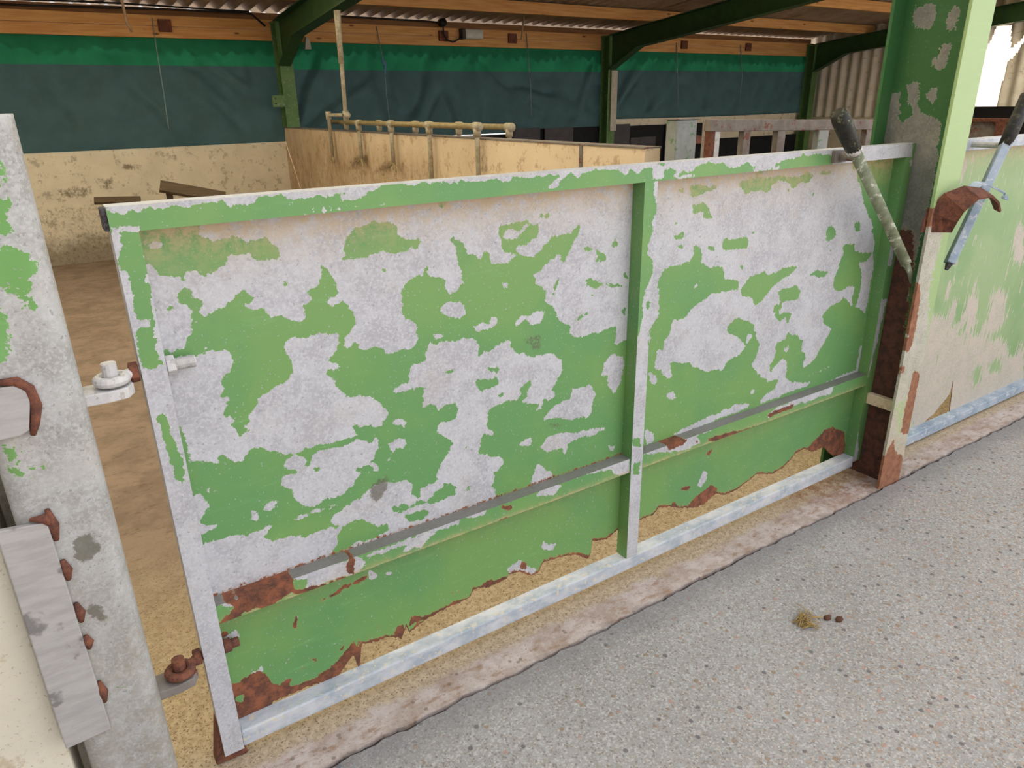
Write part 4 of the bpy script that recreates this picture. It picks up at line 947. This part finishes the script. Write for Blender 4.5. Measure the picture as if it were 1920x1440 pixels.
MB().tube([(-.215, -.080, .765), (-.195, -.081, .762), (-.186, -.081, .745)], [.003, .009, .005], 8).build('weld_bead', M['rust'], pl, smooth=True)
# ---------------------------------------------------------------- front steel post (I section)
fp = empty('steel_post', (2.421, 0, 0), 'big green I-section roof post right of the large gate, rusty at the foot', 'post')
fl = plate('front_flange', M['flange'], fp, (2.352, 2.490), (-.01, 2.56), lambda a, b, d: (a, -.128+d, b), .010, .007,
      {'paint': mk(PF_MARKS, 1, 2, 3), 'rust': mk(PFR_MARKS, 0, 1, 1), 'dirt_shade': 0, 'grime': lambda U, V: np.clip(.55-V, 0, .5)})
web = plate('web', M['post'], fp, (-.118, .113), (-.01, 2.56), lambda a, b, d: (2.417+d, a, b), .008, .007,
      {'paint': mk(PW_MARKS, 1), 'rust': lambda U, V: np.maximum(field(U, V, 0, PWR_MARKS, 2, 3), 0), 'dirt_shade': 0, 'grime': mk(PWC_MARKS, 0, 1, 1)})
MB().box(2.352, 2.490, .113, .124, -.01, 2.56).build('back_flange', M['post'], fp, vals={'paint': 1, 'rust': 0, 'dirt_shade': 0, 'grime': 0})
MB().box(2.392, 2.417, -.117, .112, .300, .342).build('mortar_packing', M['partition'], fp, bevel=.003)['label'] = 'pale mortar packing in the web'
# curved keeper welded to the front flange: a rusty horn and a bluish finger holding the next gate's bar
arch = [(2.385, -.135, .965), (2.375, -.150, 1.02), (2.385, -.175, 1.065), (2.43, -.20, 1.095), (2.50, -.215, 1.09), (2.565, -.215, 1.06), (2.625, -.205, 1.022)]
kp = MB().ribbon(arch, [(-.6, -.8, .1), (-.8, -.5, .4), (-.5, -.5, .7), (-.1, -.5, 1), (.2, -.5, 1), (.4, -.5, 1), (.5, -.4, 1)], [.10, .10, .088, .070, .048, .035, .022], .007).build('keeper_hook', M['rust'], fp, smooth=False)
kp['label'] = 'curved rusty keeper hook'
MB().ribbon([(2.47, -.175, 1.104), (2.54, -.165, 1.112), (2.61, -.16, 1.105), (2.675, -.165, 1.085), (2.715, -.175, 1.070), (2.70, -.19, 1.052), (2.655, -.20, 1.062)], [(0, -.3, 1)]*7, [.02, .03, .032, .03, .024, .018, .012], .006).build('keeper_finger', M['bluesteel'], fp)['label'] = 'blue grey keeper finger'
# ---------------------------------------------------------------- latch lever of the large gate
P0, P1, PG = Vector((1.885, -.062, 1.325)), Vector((2.352, -.088, .835)), Vector((1.963, -.064, 1.243))
lev = MB().bar(PG, P1.lerp(PG, .08), .034, .034, (-.8, -.55, 0))
lev.tube([P1.lerp(PG, .09), P1+Vector((.01, .0, -.01)), P1+Vector((.028, -.002, -.05))], [.013, .009, .005], 10)
lv = lev.build('latch_lever', M['lever'], gate, smooth=True)
MB().tube([Vector((1.866, -.061, 1.344)), P0, PG.lerp(P0, .45), PG], [.022, .0265, .0255, .0225], 14).build('rubber_grip', M['grip'], lv, smooth=True)
MB().tube([PG+Vector((-.006, 0, .006)), PG+Vector((.007, 0, -.008))], .0225, 14).build('collar', M['galv'], lv, smooth=True)
MB().tube([(1.985, .0, 1.219), (1.985, -.06, 1.219)], .012, 12).box(1.955, 2.015, -.012, .001, 1.202, 1.237).build('pivot', M['rustmix'], lv)
# ---------------------------------------------------------------- second gate beyond the post
g2 = empty('gate', (2.6, 0, .0), 'faded green sheeted gate to the right of the big post, partly in view', 'gate')
REDGE = pts_of(EDGE_RIGHT); REDGE = REDGE[np.argsort(REDGE[:, 0])]
plate('sheet_panel', M['faded'], g2, (2.50, 4.55), (.04, 1.20), F(.042), .003, .008, {'paint': mk(RG_MARKS, 1, 2, 3), 'rust': lambda U, V: np.exp(-(V-np.interp(U, REDGE[:, 0], REDGE[:, 1]))/.006)*.5, 'dirt_shade': 0, 'grime': grime(1.195, .035)}, low=REDGE, rim={'rust': 1})
MB().prism([(0, 1.197), (.045, 1.197), (.045, 1.238), (0, 1.238)], 0, 2.50, 4.60).build('top_rail', M['bottom'], g2, bevel=.004)
MB().prism([(.0, .012), (.045, .012), (.045, .052), (.0, .052)], 0, 2.50, 4.60).build('bottom_rail', M['bluesteel'], g2, bevel=.003)
MB().box(4.556, 4.60, .0, .045, .052, 1.197).build('stile', M['galv'], g2)
B0, B1 = Vector((2.80, -.11, 1.235)), Vector((2.53, -.13, .84))
lv = MB().bar(B0, B1, .030, .030, (.8, -.6, 0)).build('latch_lever', M['bluesteel'], g2, bevel=.003)
MB().tube([B1, B1+Vector((-.012, 0, -.02))], [.012, .006], 10).build('lever_tip', M['dark'], lv)
MB().tube([B0+Vector((-.012, 0, -.016)), B0+Vector((.02, 0, .03)), B0+Vector((.10, .01, .145))], [.019, .023, .022], 14).build('rubber_grip', M['black'], lv, smooth=True)
MB().tube([(2.80, .0, 1.219), (2.80, -.11, 1.219)], .010, 10).build('pivot', M['galv'], lv)
# ---------------------------------------------------------------- straw and droppings on the yard
R = random.Random(4)
st = MB()
st.tube([(1.47, -.438, .004), (1.50, -.442, .012), (1.53, -.452, .006)], .0018, 5).tube([(1.52, -.43, .004), (1.515, -.40, .014), (1.525, -.37, .004)], .0010, 5)
for k in range(34):
    x, y = 1.455+R.uniform(-.01, .03), -.435+R.uniform(-.015, .02); a = R.uniform(-.9, .5); l = R.uniform(.02, .055)
    st.tube([(x, y, .004), (x+l*.5*math.cos(a), y+l*.5*math.sin(a), .012+R.uniform(0, .008)), (x+l*math.cos(a), y+l*math.sin(a), .004)], .0013, 5)
tag(st.build('straw_wisp', M['straw']), 'small tangled wisp of straw lying on the concrete yard', 'straw')
for x, y, lab in ((1.545, -.462, 'small brown dropping nearer the wisp of straw'), (1.565, -.485, 'brown dropping farther right of the wisp of straw')):
    bm = bmesh.new(); bmesh.ops.create_icosphere(bm, subdivisions=2, radius=.009)
    for v in bm.verts: v.co = Vector((v.co.x*1.5, v.co.y, v.co.z*.7+.005))*(1+R.uniform(-.12, .12))+Vector((x, y, 0))
    me = bpy.data.meshes.new('dropping'); bm.to_mesh(me); bm.free()
    tag(link('dropping', me, M['dung'], smooth=True), lab, 'dropping', 'droppings on the yard')
